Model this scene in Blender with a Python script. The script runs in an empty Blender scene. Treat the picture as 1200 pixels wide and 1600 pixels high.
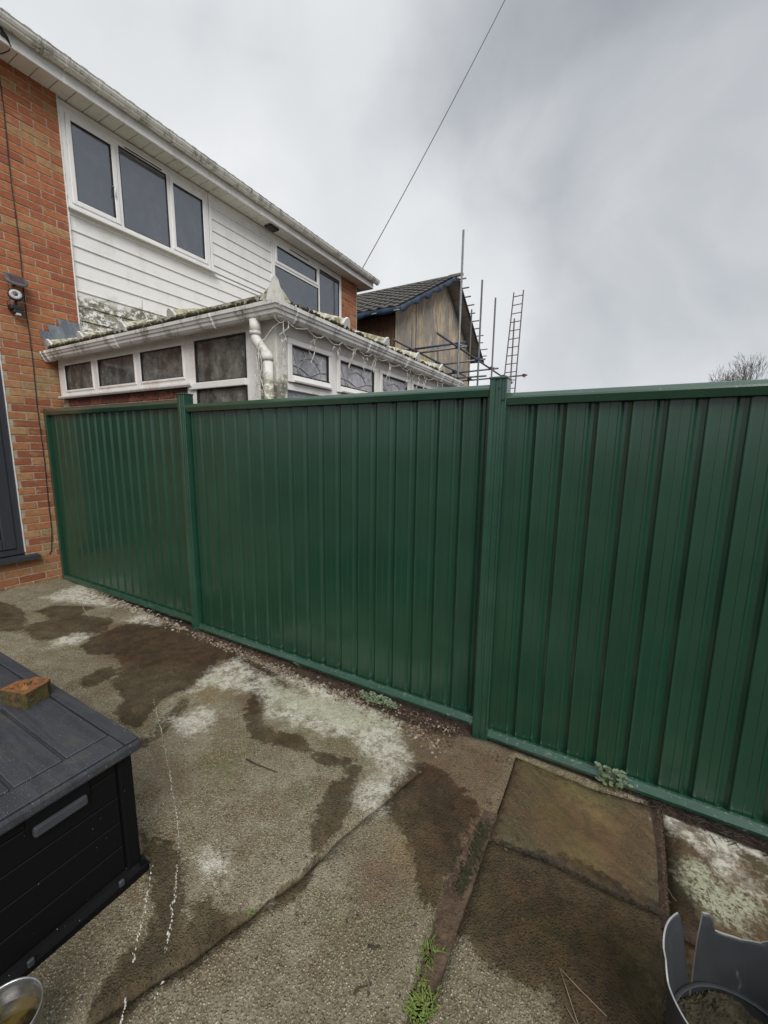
import bpy, bmesh, math, random
import numpy as np
from mathutils import Vector, Matrix
from mathutils.geometry import delaunay_2d_cdt
random.seed(7)
R_ = math.radians
scene = bpy.context.scene
C = scene.collection

# ------------------------------------------------------------------ camera
F, YAW, PIT, ROL = 632.79, R_(29.333), R_(-9.057), R_(0.696)   # focal length in pixels of a 1200x1600 picture
CAM = Vector((5.17, -2.03, 1.5))
_cy, _sy = math.cos(YAW), math.sin(YAW)
_fw = Vector((-_sy*math.cos(PIT), _cy*math.cos(PIT), math.sin(PIT)))
_rt = Vector((_cy, _sy, 0)); _up = _rt.cross(_fw)
RT = _rt*math.cos(ROL) + _up*math.sin(ROL)
UP = -_rt*math.sin(ROL) + _up*math.cos(ROL)
cd = bpy.data.cameras.new('camera'); cam = bpy.data.objects.new('camera', cd); C.objects.link(cam)
m = Matrix((RT, UP, -_fw)).transposed().to_4x4(); m.translation = CAM
cam.matrix_world = m
cd.sensor_fit = 'VERTICAL'; cd.sensor_height = 24; cd.sensor_width = 18; cd.lens = 24*F/1600
cd.clip_start = 0.02; cd.clip_end = 2000
scene.camera = cam

# ------------------------------------------------------------------ light
SUN_EL, SUN_AZ = 42, 135          # azimuth clockwise from +Y (north)
SUN_STRENGTH = 1.5
SKY_GAIN = 0.66
scene.view_settings.view_transform = 'Standard'
scene.view_settings.look = 'None'
scene.view_settings.exposure = 0.75
scene.view_settings.gamma = 1.0
scene.view_settings.use_curve_mapping = False
sd = bpy.data.lights.new('sun', 'SUN'); so = bpy.data.objects.new('sun', sd); C.objects.link(so)
sd.energy = SUN_STRENGTH; sd.angle = R_(35); sd.color = (1.0, .965, .92)
dirv = Vector((math.sin(R_(SUN_AZ))*math.cos(R_(SUN_EL)), math.cos(R_(SUN_AZ))*math.cos(R_(SUN_EL)), math.sin(R_(SUN_EL))))
so.rotation_euler = dirv.to_track_quat('Z', 'Y').to_euler(); so.location = dirv*60

w = bpy.data.worlds.new('World'); scene.world = w; w.use_nodes = True
nt = w.node_tree; N = nt.nodes; Lk = nt.links; N.clear()
out = N.new('ShaderNodeOutputWorld')
sky = N.new('ShaderNodeTexSky'); sky.sky_type = 'NISHITA'; sky.sun_disc = False
sky.sun_elevation = R_(SUN_EL); sky.sun_rotation = R_(SUN_AZ)
bg1 = N.new('ShaderNodeBackground'); bg1.inputs['Strength'].default_value = 0.05
Lk.new(sky.outputs[0], bg1.inputs['Color'])
tc = N.new('ShaderNodeTexCoord')
def vmath(op, a, b=None):
    n = N.new('ShaderNodeVectorMath'); n.operation = op
    for i, v in enumerate((a, b)):
        if v is None: continue
        if hasattr(v, 'links'): Lk.new(v, n.inputs[i])
        else: n.inputs[i].default_value = v
    return n
def wmath(op, a, b=None, c=None, clamp=False):
    n = N.new('ShaderNodeMath'); n.operation = op; n.use_clamp = clamp
    for i, v in enumerate((a, b, c)):
        if v is None: continue
        if hasattr(v, 'links'): Lk.new(v, n.inputs[i])
        else: n.inputs[i].default_value = v
    return n.outputs[0]
nrm = vmath('NORMALIZE', tc.outputs['Generated']).outputs[0]
nz1 = N.new('ShaderNodeTexNoise'); nz1.inputs['Scale'].default_value = 1.7; nz1.inputs['Detail'].default_value = 6; nz1.inputs['Roughness'].default_value = .5
Lk.new(nrm, nz1.inputs['Vector'])
wsub = vmath('SUBTRACT', nz1.outputs['Color'], (.5, .5, .5)).outputs[0]
wsc = vmath('SCALE', wsub); wsc.inputs['Scale'].default_value = .50
wrp = vmath('NORMALIZE', vmath('ADD', nrm, wsc.outputs[0]).outputs[0]).outputs[0]
def pdir(px, py):
    v = RT*((px-600)/F) + UP*((800-py)/F) + _fw
    return v.normalized()
def cloud(px, py, width, gain):
    d = vmath('DOT_PRODUCT', wrp, tuple(pdir(px, py))).outputs['Value']
    t = wmath('SUBTRACT', d, math.cos(width)); t = wmath('DIVIDE', t, 1-math.cos(width), clamp=True)
    t = wmath('SMOOTH_MIN', t, 1, .5)
    return wmath('MULTIPLY', t, gain)
nz2 = N.new('ShaderNodeTexNoise'); nz2.inputs['Scale'].default_value = 2.6; nz2.inputs['Detail'].default_value = 6; nz2.inputs['Roughness'].default_value = .5
Lk.new(wrp, nz2.inputs['Vector'])
base = wmath('MULTIPLY_ADD', nz2.outputs['Fac'], .55, .13)
for a in [(60, 130, .75, .26), (540, 330, .50, .30), (600, -20, .60, -.20), (1100, 260, .70, .0), (900, 600, .60, .20), (1180, 0, .6, -.05)]:
    base = wmath('ADD', base, cloud(*a))
sepz = N.new('ShaderNodeSeparateXYZ'); Lk.new(nrm, sepz.inputs[0])
zen = wmath('MULTIPLY', wmath('SUBTRACT', sepz.outputs['Z'], .62, clamp=True), 1.3)   # overcast sky: brighter towards the zenith
base = wmath('ADD', base, zen)
cr = N.new('ShaderNodeValToRGB'); cr.color_ramp.interpolation = 'LINEAR'
e = cr.color_ramp.elements
e[0].position = .20; e[0].color = (.28, .302, .335, 1)
e[1].position = 1.0; e[1].color = (1.0, 1.0, 1.0, 1)
x = e.new(.42); x.color = (.465, .487, .517, 1)
x = e.new(.62); x.color = (.70, .72, .74, 1)
Lk.new(base, cr.inputs[0])
bg2 = N.new('ShaderNodeBackground'); bg2.inputs['Strength'].default_value = SKY_GAIN
Lk.new(cr.outputs[0], bg2.inputs['Color'])
mx = N.new('ShaderNodeMixShader'); mx.inputs[0].default_value = .93
Lk.new(bg1.outputs[0], mx.inputs[1]); Lk.new(bg2.outputs[0], mx.inputs[2]); Lk.new(mx.outputs[0], out.inputs[0])

# ------------------------------------------------------------------ measuring helpers
def ray(px, py): return RT*((px-600)/F) + UP*((800-py)/F) + _fw
def P(px, py, ax, val):
    r = ray(px, py); return CAM + r*((val-CAM[ax])/r[ax])
def gz(x, y): return 0.045 - 0.021*x - 0.03*max(min(y, 0.2), -2.2)
def G(px, py, dz=0):
    r = ray(px, py); t = 1.0
    for _ in range(12):
        p = CAM + r*t; t = (gz(p.x, p.y)+dz-CAM.z)/r.z
    return CAM + r*t
def proj(p):
    v = Vector(p)-CAM; d = v.dot(_fw)
    return (600+F*v.dot(RT)/d, 800-F*v.dot(UP)/d, d)
def seen(p, mrg=10):
    x, y, d = proj(p); return d > 0 and -mrg < x < 1200+mrg and -mrg < y < 1600+mrg

# ------------------------------------------------------------------ materials
class Nodes:
    def __init__(s, name):
        s.m = bpy.data.materials.new(name); s.m.use_nodes = True
        s.nt = s.m.node_tree; s.N = s.nt.nodes; s.b = s.N['Principled BSDF']; s.o = s.N['Material Output']
        s.geo = s.N.new('ShaderNodeNewGeometry').outputs['Position']
    def lk(s, a, b): s.nt.links.new(a, b)
    def put(s, inp, v):
        if v is None: return
        if hasattr(v, 'links'): s.lk(v, inp)
        else: inp.default_value = v
    def math(s, op, a, b=None, c=None, clamp=False):
        n = s.N.new('ShaderNodeMath'); n.operation = op; n.use_clamp = clamp
        for i, v in enumerate((a, b, c)): s.put(n.inputs[i], v)
        return n.outputs[0]
    def noise(s, scale, detail=4, rough=.55, stretch=None, vec=None, dist=0, w=None):
        vec = vec or s.geo
        if stretch:
            mp = s.N.new('ShaderNodeMapping'); mp.inputs['Scale'].default_value = stretch; s.lk(vec, mp.inputs[0]); vec = mp.outputs[0]
        n = s.N.new('ShaderNodeTexNoise'); n.inputs['Scale'].default_value = scale; n.inputs['Detail'].default_value = detail
        n.inputs['Roughness'].default_value = rough; n.inputs['Distortion'].default_value = dist
        s.lk(vec, n.inputs['Vector']); return n.outputs['Fac']
    def voro(s, scale, feature='F1', stretch=None, out='Distance', vec=None):
        vec = vec or s.geo
        if stretch:
            mp = s.N.new('ShaderNodeMapping'); mp.inputs['Scale'].default_value = stretch; s.lk(vec, mp.inputs[0]); vec = mp.outputs[0]
        n = s.N.new('ShaderNodeTexVoronoi'); n.feature = feature; n.inputs['Scale'].default_value = scale
        s.lk(vec, n.inputs['Vector']); return n.outputs[out]
    def ramp(s, fac, stops, interp='LINEAR'):
        n = s.N.new('ShaderNodeValToRGB'); n.color_ramp.interpolation = interp; e = n.color_ramp.elements
        for i, (p, c) in enumerate(stops):
            if not isinstance(c, tuple): c = (c, c, c)
            q = e[i] if i < 2 else e.new(p)
            q.position = p; q.color = (*c[:3], 1)
        s.lk(fac, n.inputs[0]); return n.outputs[0]
    def step(s, fac, a, b):                     # smooth step a..b -> 0..1
        n = s.N.new('ShaderNodeMapRange'); n.interpolation_type = 'SMOOTHSTEP'
        n.inputs['From Min'].default_value = a; n.inputs['From Max'].default_value = b
        s.put(n.inputs['Value'], fac); return n.outputs[0]
    def mix(s, fac, a, b, blend='MIX'):
        n = s.N.new('ShaderNodeMix'); n.data_type = 'RGBA'; n.blend_type = blend
        s.put(n.inputs[0], fac)
        for i, v in ((6, a), (7, b)):
            if isinstance(v, tuple): v = (*v[:3], 1)
            s.put(n.inputs[i], v)
        return n.outputs[2]
    def bump(s, h, strength=.5, dist=.01, prev=None):
        n = s.N.new('ShaderNodeBump'); n.inputs['Strength'].default_value = strength; n.inputs['Distance'].default_value = dist
        s.lk(h, n.inputs['Height'])
        if prev: s.lk(prev, n.inputs['Normal'])
        return n.outputs[0]
    def done(s, col=None, rough=None, normal=None, metal=None, spec=None):
        b = s.b
        if isinstance(col, tuple): col = (*col[:3], 1)
        s.put(b.inputs['Base Color'], col); s.put(b.inputs['Roughness'], rough); s.put(b.inputs['Metallic'], metal)
        s.put(b.inputs['Specular IOR Level'], spec)
        if normal: s.lk(normal, b.inputs['Normal'])
        return s.m
    def rnd(s): return s.N.new('ShaderNodeObjectInfo').outputs['Random']
    def attr(s, name):
        n = s.N.new('ShaderNodeAttribute'); n.attribute_name = name
        sp = s.N.new('ShaderNodeSeparateColor'); s.lk(n.outputs['Color'], sp.inputs[0]); return sp.outputs

def simple(name, c1, c2=None, scale=20, rough=.6, bump=.15, bscale=None, metal=0, stretch=None, dist=.003, spec=.5):
    n = Nodes(name); c2 = c2 or tuple(v*.75 for v in c1)
    f = n.noise(scale, 5, .6, stretch)
    col = n.mix(n.step(f, .3, .7), c1, c2)
    nb = n.bump(n.noise(bscale or scale*3, 4, .6, stretch), bump, dist) if bump else None
    rr = n.math('MULTIPLY_ADD', f, .2, rough-.1)
    return n.done(col, rr, nb, metal, spec)

M = {}
# bricks: every brick its own colour
n = Nodes('brick_clay'); r = n.rnd()
sepp = n.N.new('ShaderNodeSeparateXYZ'); n.lk(n.geo, sepp.inputs[0])
low = n.step(sepp.outputs['Z'], 2.9, 1.9)
cA = n.ramp(r, [(0, (.36, .115, .055)), (1, (.42, .17, .08)), (.25, (.43, .16, .075)), (.5, (.38, .13, .065)), (.68, (.44, .18, .085)), (.8, (.31, .095, .055)), (.93, (.42, .25, .13))], 'CONSTANT')
cB = n.ramp(r, [(0, (.40, .19, .095)), (1, (.37, .25, .13)), (.2, (.43, .25, .135)), (.42, (.30, .105, .055)), (.6, (.42, .27, .15)), (.76, (.38, .17, .08)), (.88, (.33, .25, .14))], 'CONSTANT')
c = n.mix(low, cA, cB)
f = n.noise(26, 6, .65); c = n.mix(n.step(f, .35, .75), c, n.mix(.55, c, (.16, .07, .045)))
f2 = n.noise(9, 5, .6, (1, 1, 3)); c = n.mix(n.math('MULTIPLY', n.step(f2, .52, .72), .5), c, (.46, .34, .22))
f3 = n.noise(120, 3, .6); c = n.mix(n.math('MULTIPLY', n.step(f3, .6, .7), .35), c, (.12, .06, .04))
damp = n.math('MULTIPLY', n.step(sepp.outputs['Z'], .55, .05), .6)
c = n.mix(damp, c, n.mix(.5, c, (.17, .055, .035)))
c = n.mix(1.0, c, (.95, .88, .74), 'MULTIPLY')
M['brick'] = n.done(c, .85, n.bump(n.noise(90, 5, .7), .5, .004))
M['mortar'] = simple('mortar', (.44, .38, .29), (.28, .24, .18), 30, .95, .5, 140)
n = Nodes('old_brick'); r = n.rnd()
c = n.ramp(r, [(0, (.24, .075, .05)), (1, (.20, .07, .05)), (.3, (.17, .055, .04)), (.6, (.29, .095, .06))], 'CONSTANT')
c = n.mix(n.step(n.noise(30, 5), .4, .7), c, (.09, .04, .03))
M['dark_brick'] = n.done(c, .9, n.bump(n.noise(90, 5, .7), .5, .004))

def grimy_white(name, base=(.78, .78, .76), grime=(.22, .21, .15), amt=.5, scale=6, rough=.4, moss=0, zlow=None, gtop=.0):
    n = Nodes(name)
    f = n.noise(scale, 7, .72, (1, 1, .45)); f = n.step(f, .47, .66)
    fine = n.step(n.noise(scale*9, 5, .7), .40, .68)
    c = n.mix(n.math('MULTIPLY', f, n.math('MULTIPLY_ADD', fine, .7*amt, .3*amt)), base, grime)
    sp = n.step(n.noise(scale*22, 2, .5), .69, .74)
    c = n.mix(n.math('MULTIPLY', sp, .55*amt), c, (.10, .10, .07))
    if zlow:                                 # algae band climbing from a height
        s3 = n.N.new('ShaderNodeSeparateXYZ'); n.lk(n.geo, s3.inputs[0])
        z0, z1, yk, dens = zlow
        h = n.math('SUBTRACT', s3.outputs['Z'], n.math('MULTIPLY', s3.outputs['Y'], yk))
        g = n.math('ADD', n.step(h, z1, z0), n.math('MULTIPLY_ADD', n.noise(3.2, 6, .65), 1.5, -.80))
        k = n.math('MULTIPLY', n.step(g, .25, .6), n.step(n.noise(17, 8, .8, (1, 1, 1.5)), .44, .50))
        c = n.mix(n.math('MULTIPLY', k, dens), c, n.mix(n.step(n.noise(12, 4), .4, .6), (.10, .10, .07), (.24, .23, .15)))
    return n.done(c, rough, n.bump(n.noise(scale*16, 4, .6), .12, .002))
M['cladding'] = grimy_white('white_cladding', (.80, .80, .79), (.42, .42, .38), .35, 5, .42, zlow=(2.78, 3.22, .10, .95))
M['upvc'] = grimy_white('white_upvc', (.80, .80, .79), (.36, .34, .28), .3, 7, .35)
M['fascia'] = grimy_white('fascia_white', (.72, .72, .71), (.30, .30, .28), .55, 3, .4)
M['soffit'] = grimy_white('soffit_white', (.66, .645, .60), (.32, .30, .25), .6, 3, .5)
M['gutter'] = grimy_white('gutter_white', (.66, .66, .62), (.13, .13, .09), 1.3, 7, .45)
M['cgutter'] = grimy_white('conservatory_gutter', (.66, .655, .63), (.11, .11, .085), 1.2, 8, .4)
M['cframe'] = grimy_white('conservatory_frame', (.80, .785, .76), (.42, .30, .23), .6, 4, .4)
M['mossframe'] = grimy_white('mossy_frame', (.72, .71, .66), (.20, .19, .12), 1.0, 7, .5, zlow=(1.7, 2.35, 0, .9))
# mossy conservatory roof
n = Nodes('mossy_roof_sheet'); f = n.noise(24, 7, .75); g = n.noise(5, 5, .6)
c = n.mix(n.step(f, .42, .62), (.60, .58, .47), (.085, .085, .05)); c = n.mix(n.math('MULTIPLY', n.step(g, .5, .7), .6), c, (.24, .22, .09))
M['croof'] = n.done(c, .8, n.bump(f, .6, .01))
n = Nodes('moss'); f = n.noise(60, 5, .7)
M['moss'] = n.done(n.mix(n.step(f, .35, .65), (.022, .024, .009), (.065, .062, .022)), 1, n.bump(f, 1, .02))
# lead
n = Nodes('lead_flashing'); f = n.noise(14, 6, .65, (1, 1, .4))
c = n.mix(n.step(f, .35, .65), (.12, .14, .17), (.22, .25, .29)); c = n.mix(n.math('MULTIPLY', n.step(n.noise(22, 6, .7, (1, 1, .3)), .62, .7), .8), c, (.55, .56, .55))
M['lead'] = n.done(c, .55, n.bump(f, .3, .004))

def glass(name, tint, refl_ior=1.9, rough=.03, dirt=None, dirt_amt=0, see=.35, scale=5):
    n = Nodes(name); N = n.N
    tr = N.new('ShaderNodeBsdfTransparent'); tr.inputs[0].default_value = (*tint, 1)
    gl = N.new('ShaderNodeBsdfGlossy'); gl.inputs['Roughness'].default_value = rough; gl.inputs[0].default_value = (.9, .93, 1, 1)
    n.lk(n.bump(n.noise(1.6, 2, .5), .10, .02), gl.inputs['Normal'])
    fr = N.new('ShaderNodeFresnel'); fr.inputs[0].default_value = refl_ior
    m1 = N.new('ShaderNodeMixShader'); n.lk(fr.outputs[0], m1.inputs[0]); n.lk(tr.outputs[0], m1.inputs[1]); n.lk(gl.outputs[0], m1.inputs[2])
    last = m1.outputs[0]
    if dirt:
        df = N.new('ShaderNodeBsdfDiffuse')
        f = n.noise(scale, 7, .7, (1, 1, .35)); f2 = n.noise(scale*8, 4, .6)
        n.lk(n.mix(n.step(n.noise(scale*2.2, 6, .7, (1, 1, .8)), .35, .65), dirt[0], dirt[1]), df.inputs[0])
        a = n.math('MULTIPLY_ADD', n.step(f, .3, .75), dirt_amt*.6, dirt_amt*.25)
        a = n.math('ADD', a, n.math('MULTIPLY', n.step(f2, .5, .7), dirt_amt*.25), clamp=True)
        m2 = N.new('ShaderNodeMixShader'); n.lk(a, m2.inputs[0]); n.lk(last, m2.inputs[1]); n.lk(df.outputs[0], m2.inputs[2]); last = m2.outputs[0]
    n.lk(last, n.o.inputs[0]); return n.m
M['glass'] = glass('window_glass', (.84, .87, .93), 3.1, .03, ((.30, .31, .34), (.2, .21, .24)), .30)
M['cglass'] = glass('dirty_side_glass', (.42, .41, .38), 1.6, .10, ((.15, .15, .135), (.50, .49, .44)), .62, scale=3)
M['fglass'] = glass('leaded_glass', (.5, .5, .52), 1.8, .08, ((.58, .58, .62), (.72, .72, .76)), .95, scale=4)
M['room'] = simple('room_wall', (.30, .315, .37), (.22, .235, .28), 2, .9, 0)
M['blind'] = simple('eaves_reflection_blind', (.055, .06, .07), (.03, .033, .04), 3, .9, 0)  # blind's dark tone carries the eaves' reflection across the pane tops
M['curtain'] = simple('pale_curtain', (.30, .31, .34), (.22, .23, .26), 8, .9, .4, 40, stretch=(6, 6, .3), dist=.02)
M['seal'] = simple('rubber_seal', (.025, .025, .025), None, 20, .7, 0)
# anthracite door
M['door'] = simple('anthracite_upvc', (.040, .043, .055), (.033, .036, .046), 30, .42, .12, 200, stretch=(1, 1, .1))
M['doorglass'] = glass('door_glass', (.2, .2, .22), 1.6, .02)
# fence paint
n = Nodes('green_coated_steel'); f = n.noise(3, 5, .6); v = n.noise(90, 3, .6, (1, 1, .02)); v2 = n.noise(260, 2, .5, (1, 1, .01))
c = n.mix(n.step(f, .3, .7), (.0072, .043, .0225), (.0098, .053, .029))
sx = n.N.new('ShaderNodeSeparateXYZ'); n.lk(n.geo, sx.inputs[0])
dust = n.math('MULTIPLY', n.step(sx.outputs['Z'], .30, .03), n.step(n.noise(9, 6, .7, (1, 1, .5)), .42, .75))
c = n.mix(n.math('MULTIPLY', dust, .12), c, (.10, .075, .045))
c = n.mix(n.math('MULTIPLY', n.step(n.noise(150, 2, .5), .74, .78), .3), c, (.16, .22, .18))
h = n.math('ADD', n.math('MULTIPLY', v, .7), n.math('MULTIPLY', v2, .3))
n.b.inputs['Coat Weight'].default_value = .85; n.b.inputs['Coat Roughness'].default_value = .16
n.lk(n.bump(n.noise(70, 3, .6, (1, 1, .015)), .12, .004), n.b.inputs['Coat Normal'])
M['fence'] = n.done(c, n.math('MULTIPLY_ADD', n.noise(5, 4), .14, .34), n.bump(h, .35, .003), 0, .4)
n = Nodes('green_rail_paint'); c = n.mix(n.step(n.noise(8, 5), .3, .7), (.011, .057, .033), (.017, .072, .044))
c = n.mix(n.math('MULTIPLY', n.step(n.noise(70, 5, .7), .66, .70), .6), c, (.30, .34, .30))
sx = n.N.new('ShaderNodeSeparateXYZ'); n.lk(n.geo, sx.inputs[0])
scuff = n.math('MULTIPLY', n.step(sx.outputs['Z'], .22, -.03), n.step(n.noise(60, 6, .8, (1, 1, .6)), .58, .64))
c = n.mix(n.math('MULTIPLY', scuff, .75), c, (.27, .27, .23))
n.b.inputs['Coat Weight'].default_value = .8; n.b.inputs['Coat Roughness'].default_value = .14
M['rail'] = n.done(c, n.math('MULTIPLY_ADD', n.noise(6, 4), .12, .24), n.bump(n.noise(120, 3), .08, .002), 0, .75)
M['screw'] = simple('screw_head', (.05, .10, .075), None, 50, .35, 0, metal=.5)
M['dark'] = simple('dark_cavity', (.01, .01, .01), None, 10, .95, 0)
# tiles and building site
n = Nodes('concrete_roof_tile'); f = n.noise(10, 6, .7); c = n.mix(n.step(f, .3, .7), (.060, .056, .052), (.12, .112, .10))
c = n.mix(n.math('MULTIPLY', n.step(n.noise(40, 5, .7), .6, .7), .5), c, (.22, .21, .18))
M['tile'] = n.done(c, .85, n.bump(n.noise(60, 5), .4, .005))
n = Nodes('strand_board'); f = n.noise(17, 6, .8, (1, 1.0, .16), dist=.6); g = n.noise(1.1, 4, .6, (1, 1, .5)); fl = n.voro(24, stretch=(1, 1, .16), out='Color')
sc = n.N.new('ShaderNodeSeparateColor'); n.lk(fl, sc.inputs[0])
c = n.mix(n.step(f, .38, .60), (.24, .18, .12), (.70, .60, .45))
c = n.mix(.4, c, n.mix(sc.outputs[0], (.24, .17, .105), (.55, .45, .32)))
c = n.mix(n.math('MULTIPLY', n.step(g, .45, .55), .65), c, (.20, .20, .205))
M['osb'] = n.done(c, .9, n.bump(f, .3, .01))
n = Nodes('dark_strand_board'); f = n.noise(17, 6, .8, (1, 1.0, .16), dist=.6)  # darker, browner strand board for the side wall
M['osb2'] = n.done(n.mix(n.step(f, .33, .66), (.075, .038, .02), (.19, .105, .058)), .9, n.bump(f, .3, .01))
M['membrane'] = simple('blue_membrane', (.024, .055, .10), (.012, .022, .04), 6, .6, .6, 14, dist=.02)
M['timber'] = simple('weathered_timber', (.25, .22, .18), (.15, .13, .11), 12, .9, .3, stretch=(1, 1, .2))
M['greyboard'] = simple('grey_underboard', (.42, .42, .40), (.28, .28, .27), 3, .9, .2)
M['galv'] = simple('galvanised_tube', (.24, .25, .26), (.15, .155, .165), 16, .5, .1, metal=.35)
M['galvd'] = simple('dull_tube', (.13, .135, .145), (.09, .09, .10), 16, .55, .1, metal=.3)
M['bluecl'] = simple('blue_coupler', (.03, .07, .16), None, 30, .6, .2)
M['redcl'] = simple('red_coupler', (.14, .045, .04), None, 30, .7, .2)
M['redtube'] = simple('red_painted_tube', (.13, .065, .055), (.09, .07, .065), 14, .6, .1)
M['bark'] = simple('bare_bark', (.17, .155, .14), (.11, .10, .09), 3, .95, 0)
M['black'] = simple('black_plastic', (.012, .012, .013), (.02, .02, .022), 30, .45, .1)
M['cable'] = simple('black_cable', (.012, .012, .012), None, 30, .6, 0)
M['wire'] = simple('grey_wire', (.10, .10, .105), None, 30, .6, 0)
M['solar'] = simple('solar_cell', (.06, .04, .055), (.09, .06, .075), 30, .25, 0)
M['greyplastic'] = simple('grey_plastic', (.10, .105, .115), (.07, .075, .085), 20, .5, .1)
M['led'] = simple('led_reflector', (.55, .56, .58), (.2, .2, .22), 160, .3, 0)
M['lens'] = simple('sensor_lens', (.55, .56, .58), None, 30, .3, 0)
M['lights'] = simple('white_light_cable', (.72, .71, .66), (.5, .48, .42), 30, .5, 0)
M['lead_strip'] = simple('lead_strip', (.26, .26, .28), (.4, .4, .4), 30, .5, 0)
# storage box
n = Nodes('black_resin_lid'); g = n.noise(11, 6, .6, (.22, 3, 1), dist=1.6); f = n.noise(7, 6, .65)
s1 = n.step(n.noise(260, 3, .5, (1, 1, .3)), .69, .72)
c = n.mix(n.step(g, .35, .65), (.032, .036, .044), (.045, .051, .061))
c = n.mix(n.math('MULTIPLY', n.step(f, .50, .75), .5), c, (.085, .078, .055))
c = n.mix(n.math('MULTIPLY', n.step(n.noise(60, 6, .75), .58, .72), .35), c, (.15, .16, .17))
c = n.mix(n.math('MULTIPLY', s1, .7), c, (.45, .45, .42))
M['lid'] = n.done(c, n.math('MULTIPLY_ADD', f, .3, .36), n.bump(n.math('ADD', g, n.noise(90, 3, .6, (.15, 2.5, 1))), .22, .004), 0, .5)
n = Nodes('black_resin_body'); g = n.noise(90, 4, .6, (.3, .3, 2))
s1 = n.step(n.noise(120, 3, .5), .735, .75)
M['boxbody'] = n.done(n.mix(n.math('MULTIPLY', s1, .5), (.0035, .0038, .0045), (.30, .30, .28)), .6, n.bump(g, .25, .002), 0, .18)
M['handle'] = simple('handle_resin', (.055, .06, .072), (.035, .038, .045), 40, .45, .4, 60, stretch=(1, .2, 1))
# broken brick
n = Nodes('weathered_orange_brick'); f = n.noise(40, 6, .7)
c = n.mix(n.step(f, .35, .65), (.25, .10, .032), (.12, .055, .022))
c = n.mix(n.step(n.noise(14, 4), .56, .7), c, (.33, .18, .06))
M['brokenbrick'] = n.done(c, .95, n.bump(f, .8, .006))
n = Nodes('mossy_brick_side'); f = n.noise(60, 6, .75)
c = n.mix(n.step(f, .38, .62), (.035, .028, .012), (.13, .085, .03)); c = n.mix(n.step(n.noise(25, 5), .5, .62), c, (.07, .068, .015))
M['brickside'] = n.done(c, 1, n.bump(f, 1, .01))
# pots
n = Nodes('dark_grey_pot'); f = n.noise(9, 5, .6, (1, 1, .3)); f2 = n.noise(30, 5, .7, (1, 1, .12))
c = n.mix(n.step(f, .3, .7), (.030, .034, .038), (.045, .050, .055)); c = n.mix(n.math('MULTIPLY', n.step(f2, .64, .7), .4), c, (.20, .21, .21))
M['pot'] = n.done(c, .42, n.bump(n.noise(80, 3), .06, .002), 0, .5)
M['potedge'] = simple('broken_plastic_edge', (.40, .41, .41), (.3, .3, .3), 40, .6, .1)
M['potsoil'] = simple('potting_soil', (.035, .028, .016), (.075, .065, .035), 40, 1, 1, 50, dist=.02)
M['steel'] = simple('brushed_steel', (.45, .46, .46), (.3, .3, .3), 60, .3, .05, metal=.9)
n = Nodes('murky_water'); f = n.noise(16, 4, .6)
M['murk'] = n.done(n.mix(n.step(f, .4, .6), (.020, .014, .006), (.085, .062, .018)), .06, None, 0, .5)
# vegetation and debris
def leafm(name, a, b, rough=.6):
    n = Nodes(name); f = n.noise(90, 3, .6)
    c = n.mix(n.rnd(), a, b); c = n.mix(n.step(f, .3, .7), c, tuple(v*.6 for v in a)); return n.done(c, rough)
M['leaf'] = leafm('clover_leaf', (.10, .17, .085), (.20, .27, .16))
M['leafpale'] = leafm('pale_leaf', (.24, .30, .20), (.14, .20, .11))
M['grass'] = leafm('grass_blade', (.13, .21, .035), (.27, .31, .08))
M['drystalk'] = simple('dry_stalk', (.34, .25, .16), (.22, .16, .1), 40, .9, 0)
M['twig'] = simple('dark_twig', (.035, .028, .022), (.06, .045, .035), 60, .9, .3)
n = Nodes('gravel_stone'); f = n.voro(38, out='Color'); s_ = n.N.new('ShaderNodeSeparateColor'); n.lk(f, s_.inputs[0])
c = n.ramp(s_.outputs[0], [(0, (.26, .22, .16)), (1, (.44, .42, .36)), (.3, (.12, .085, .055)), (.55, (.33, .29, .22)), (.75, (.16, .11, .07))])
M['gravel'] = n.done(c, .9, n.bump(n.noise(120, 4), .5, .004))
M['litter'] = leafm('leaf_litter', (.10, .055, .035), (.19, .12, .075), .9)
M['soil'] = simple('dark_soil', (.040, .026, .018), (.085, .055, .036), 22, 1, 1, 60, dist=.02)
M['channeldirt'] = simple('channel_dirt', (.070, .045, .028), (.125, .088, .055), 16, .95, 1, 70, dist=.01)
M['chalk'] = simple('chalk_white', (.70, .68, .62), (.48, .45, .39), 60, .9, .6, 90)

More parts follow.
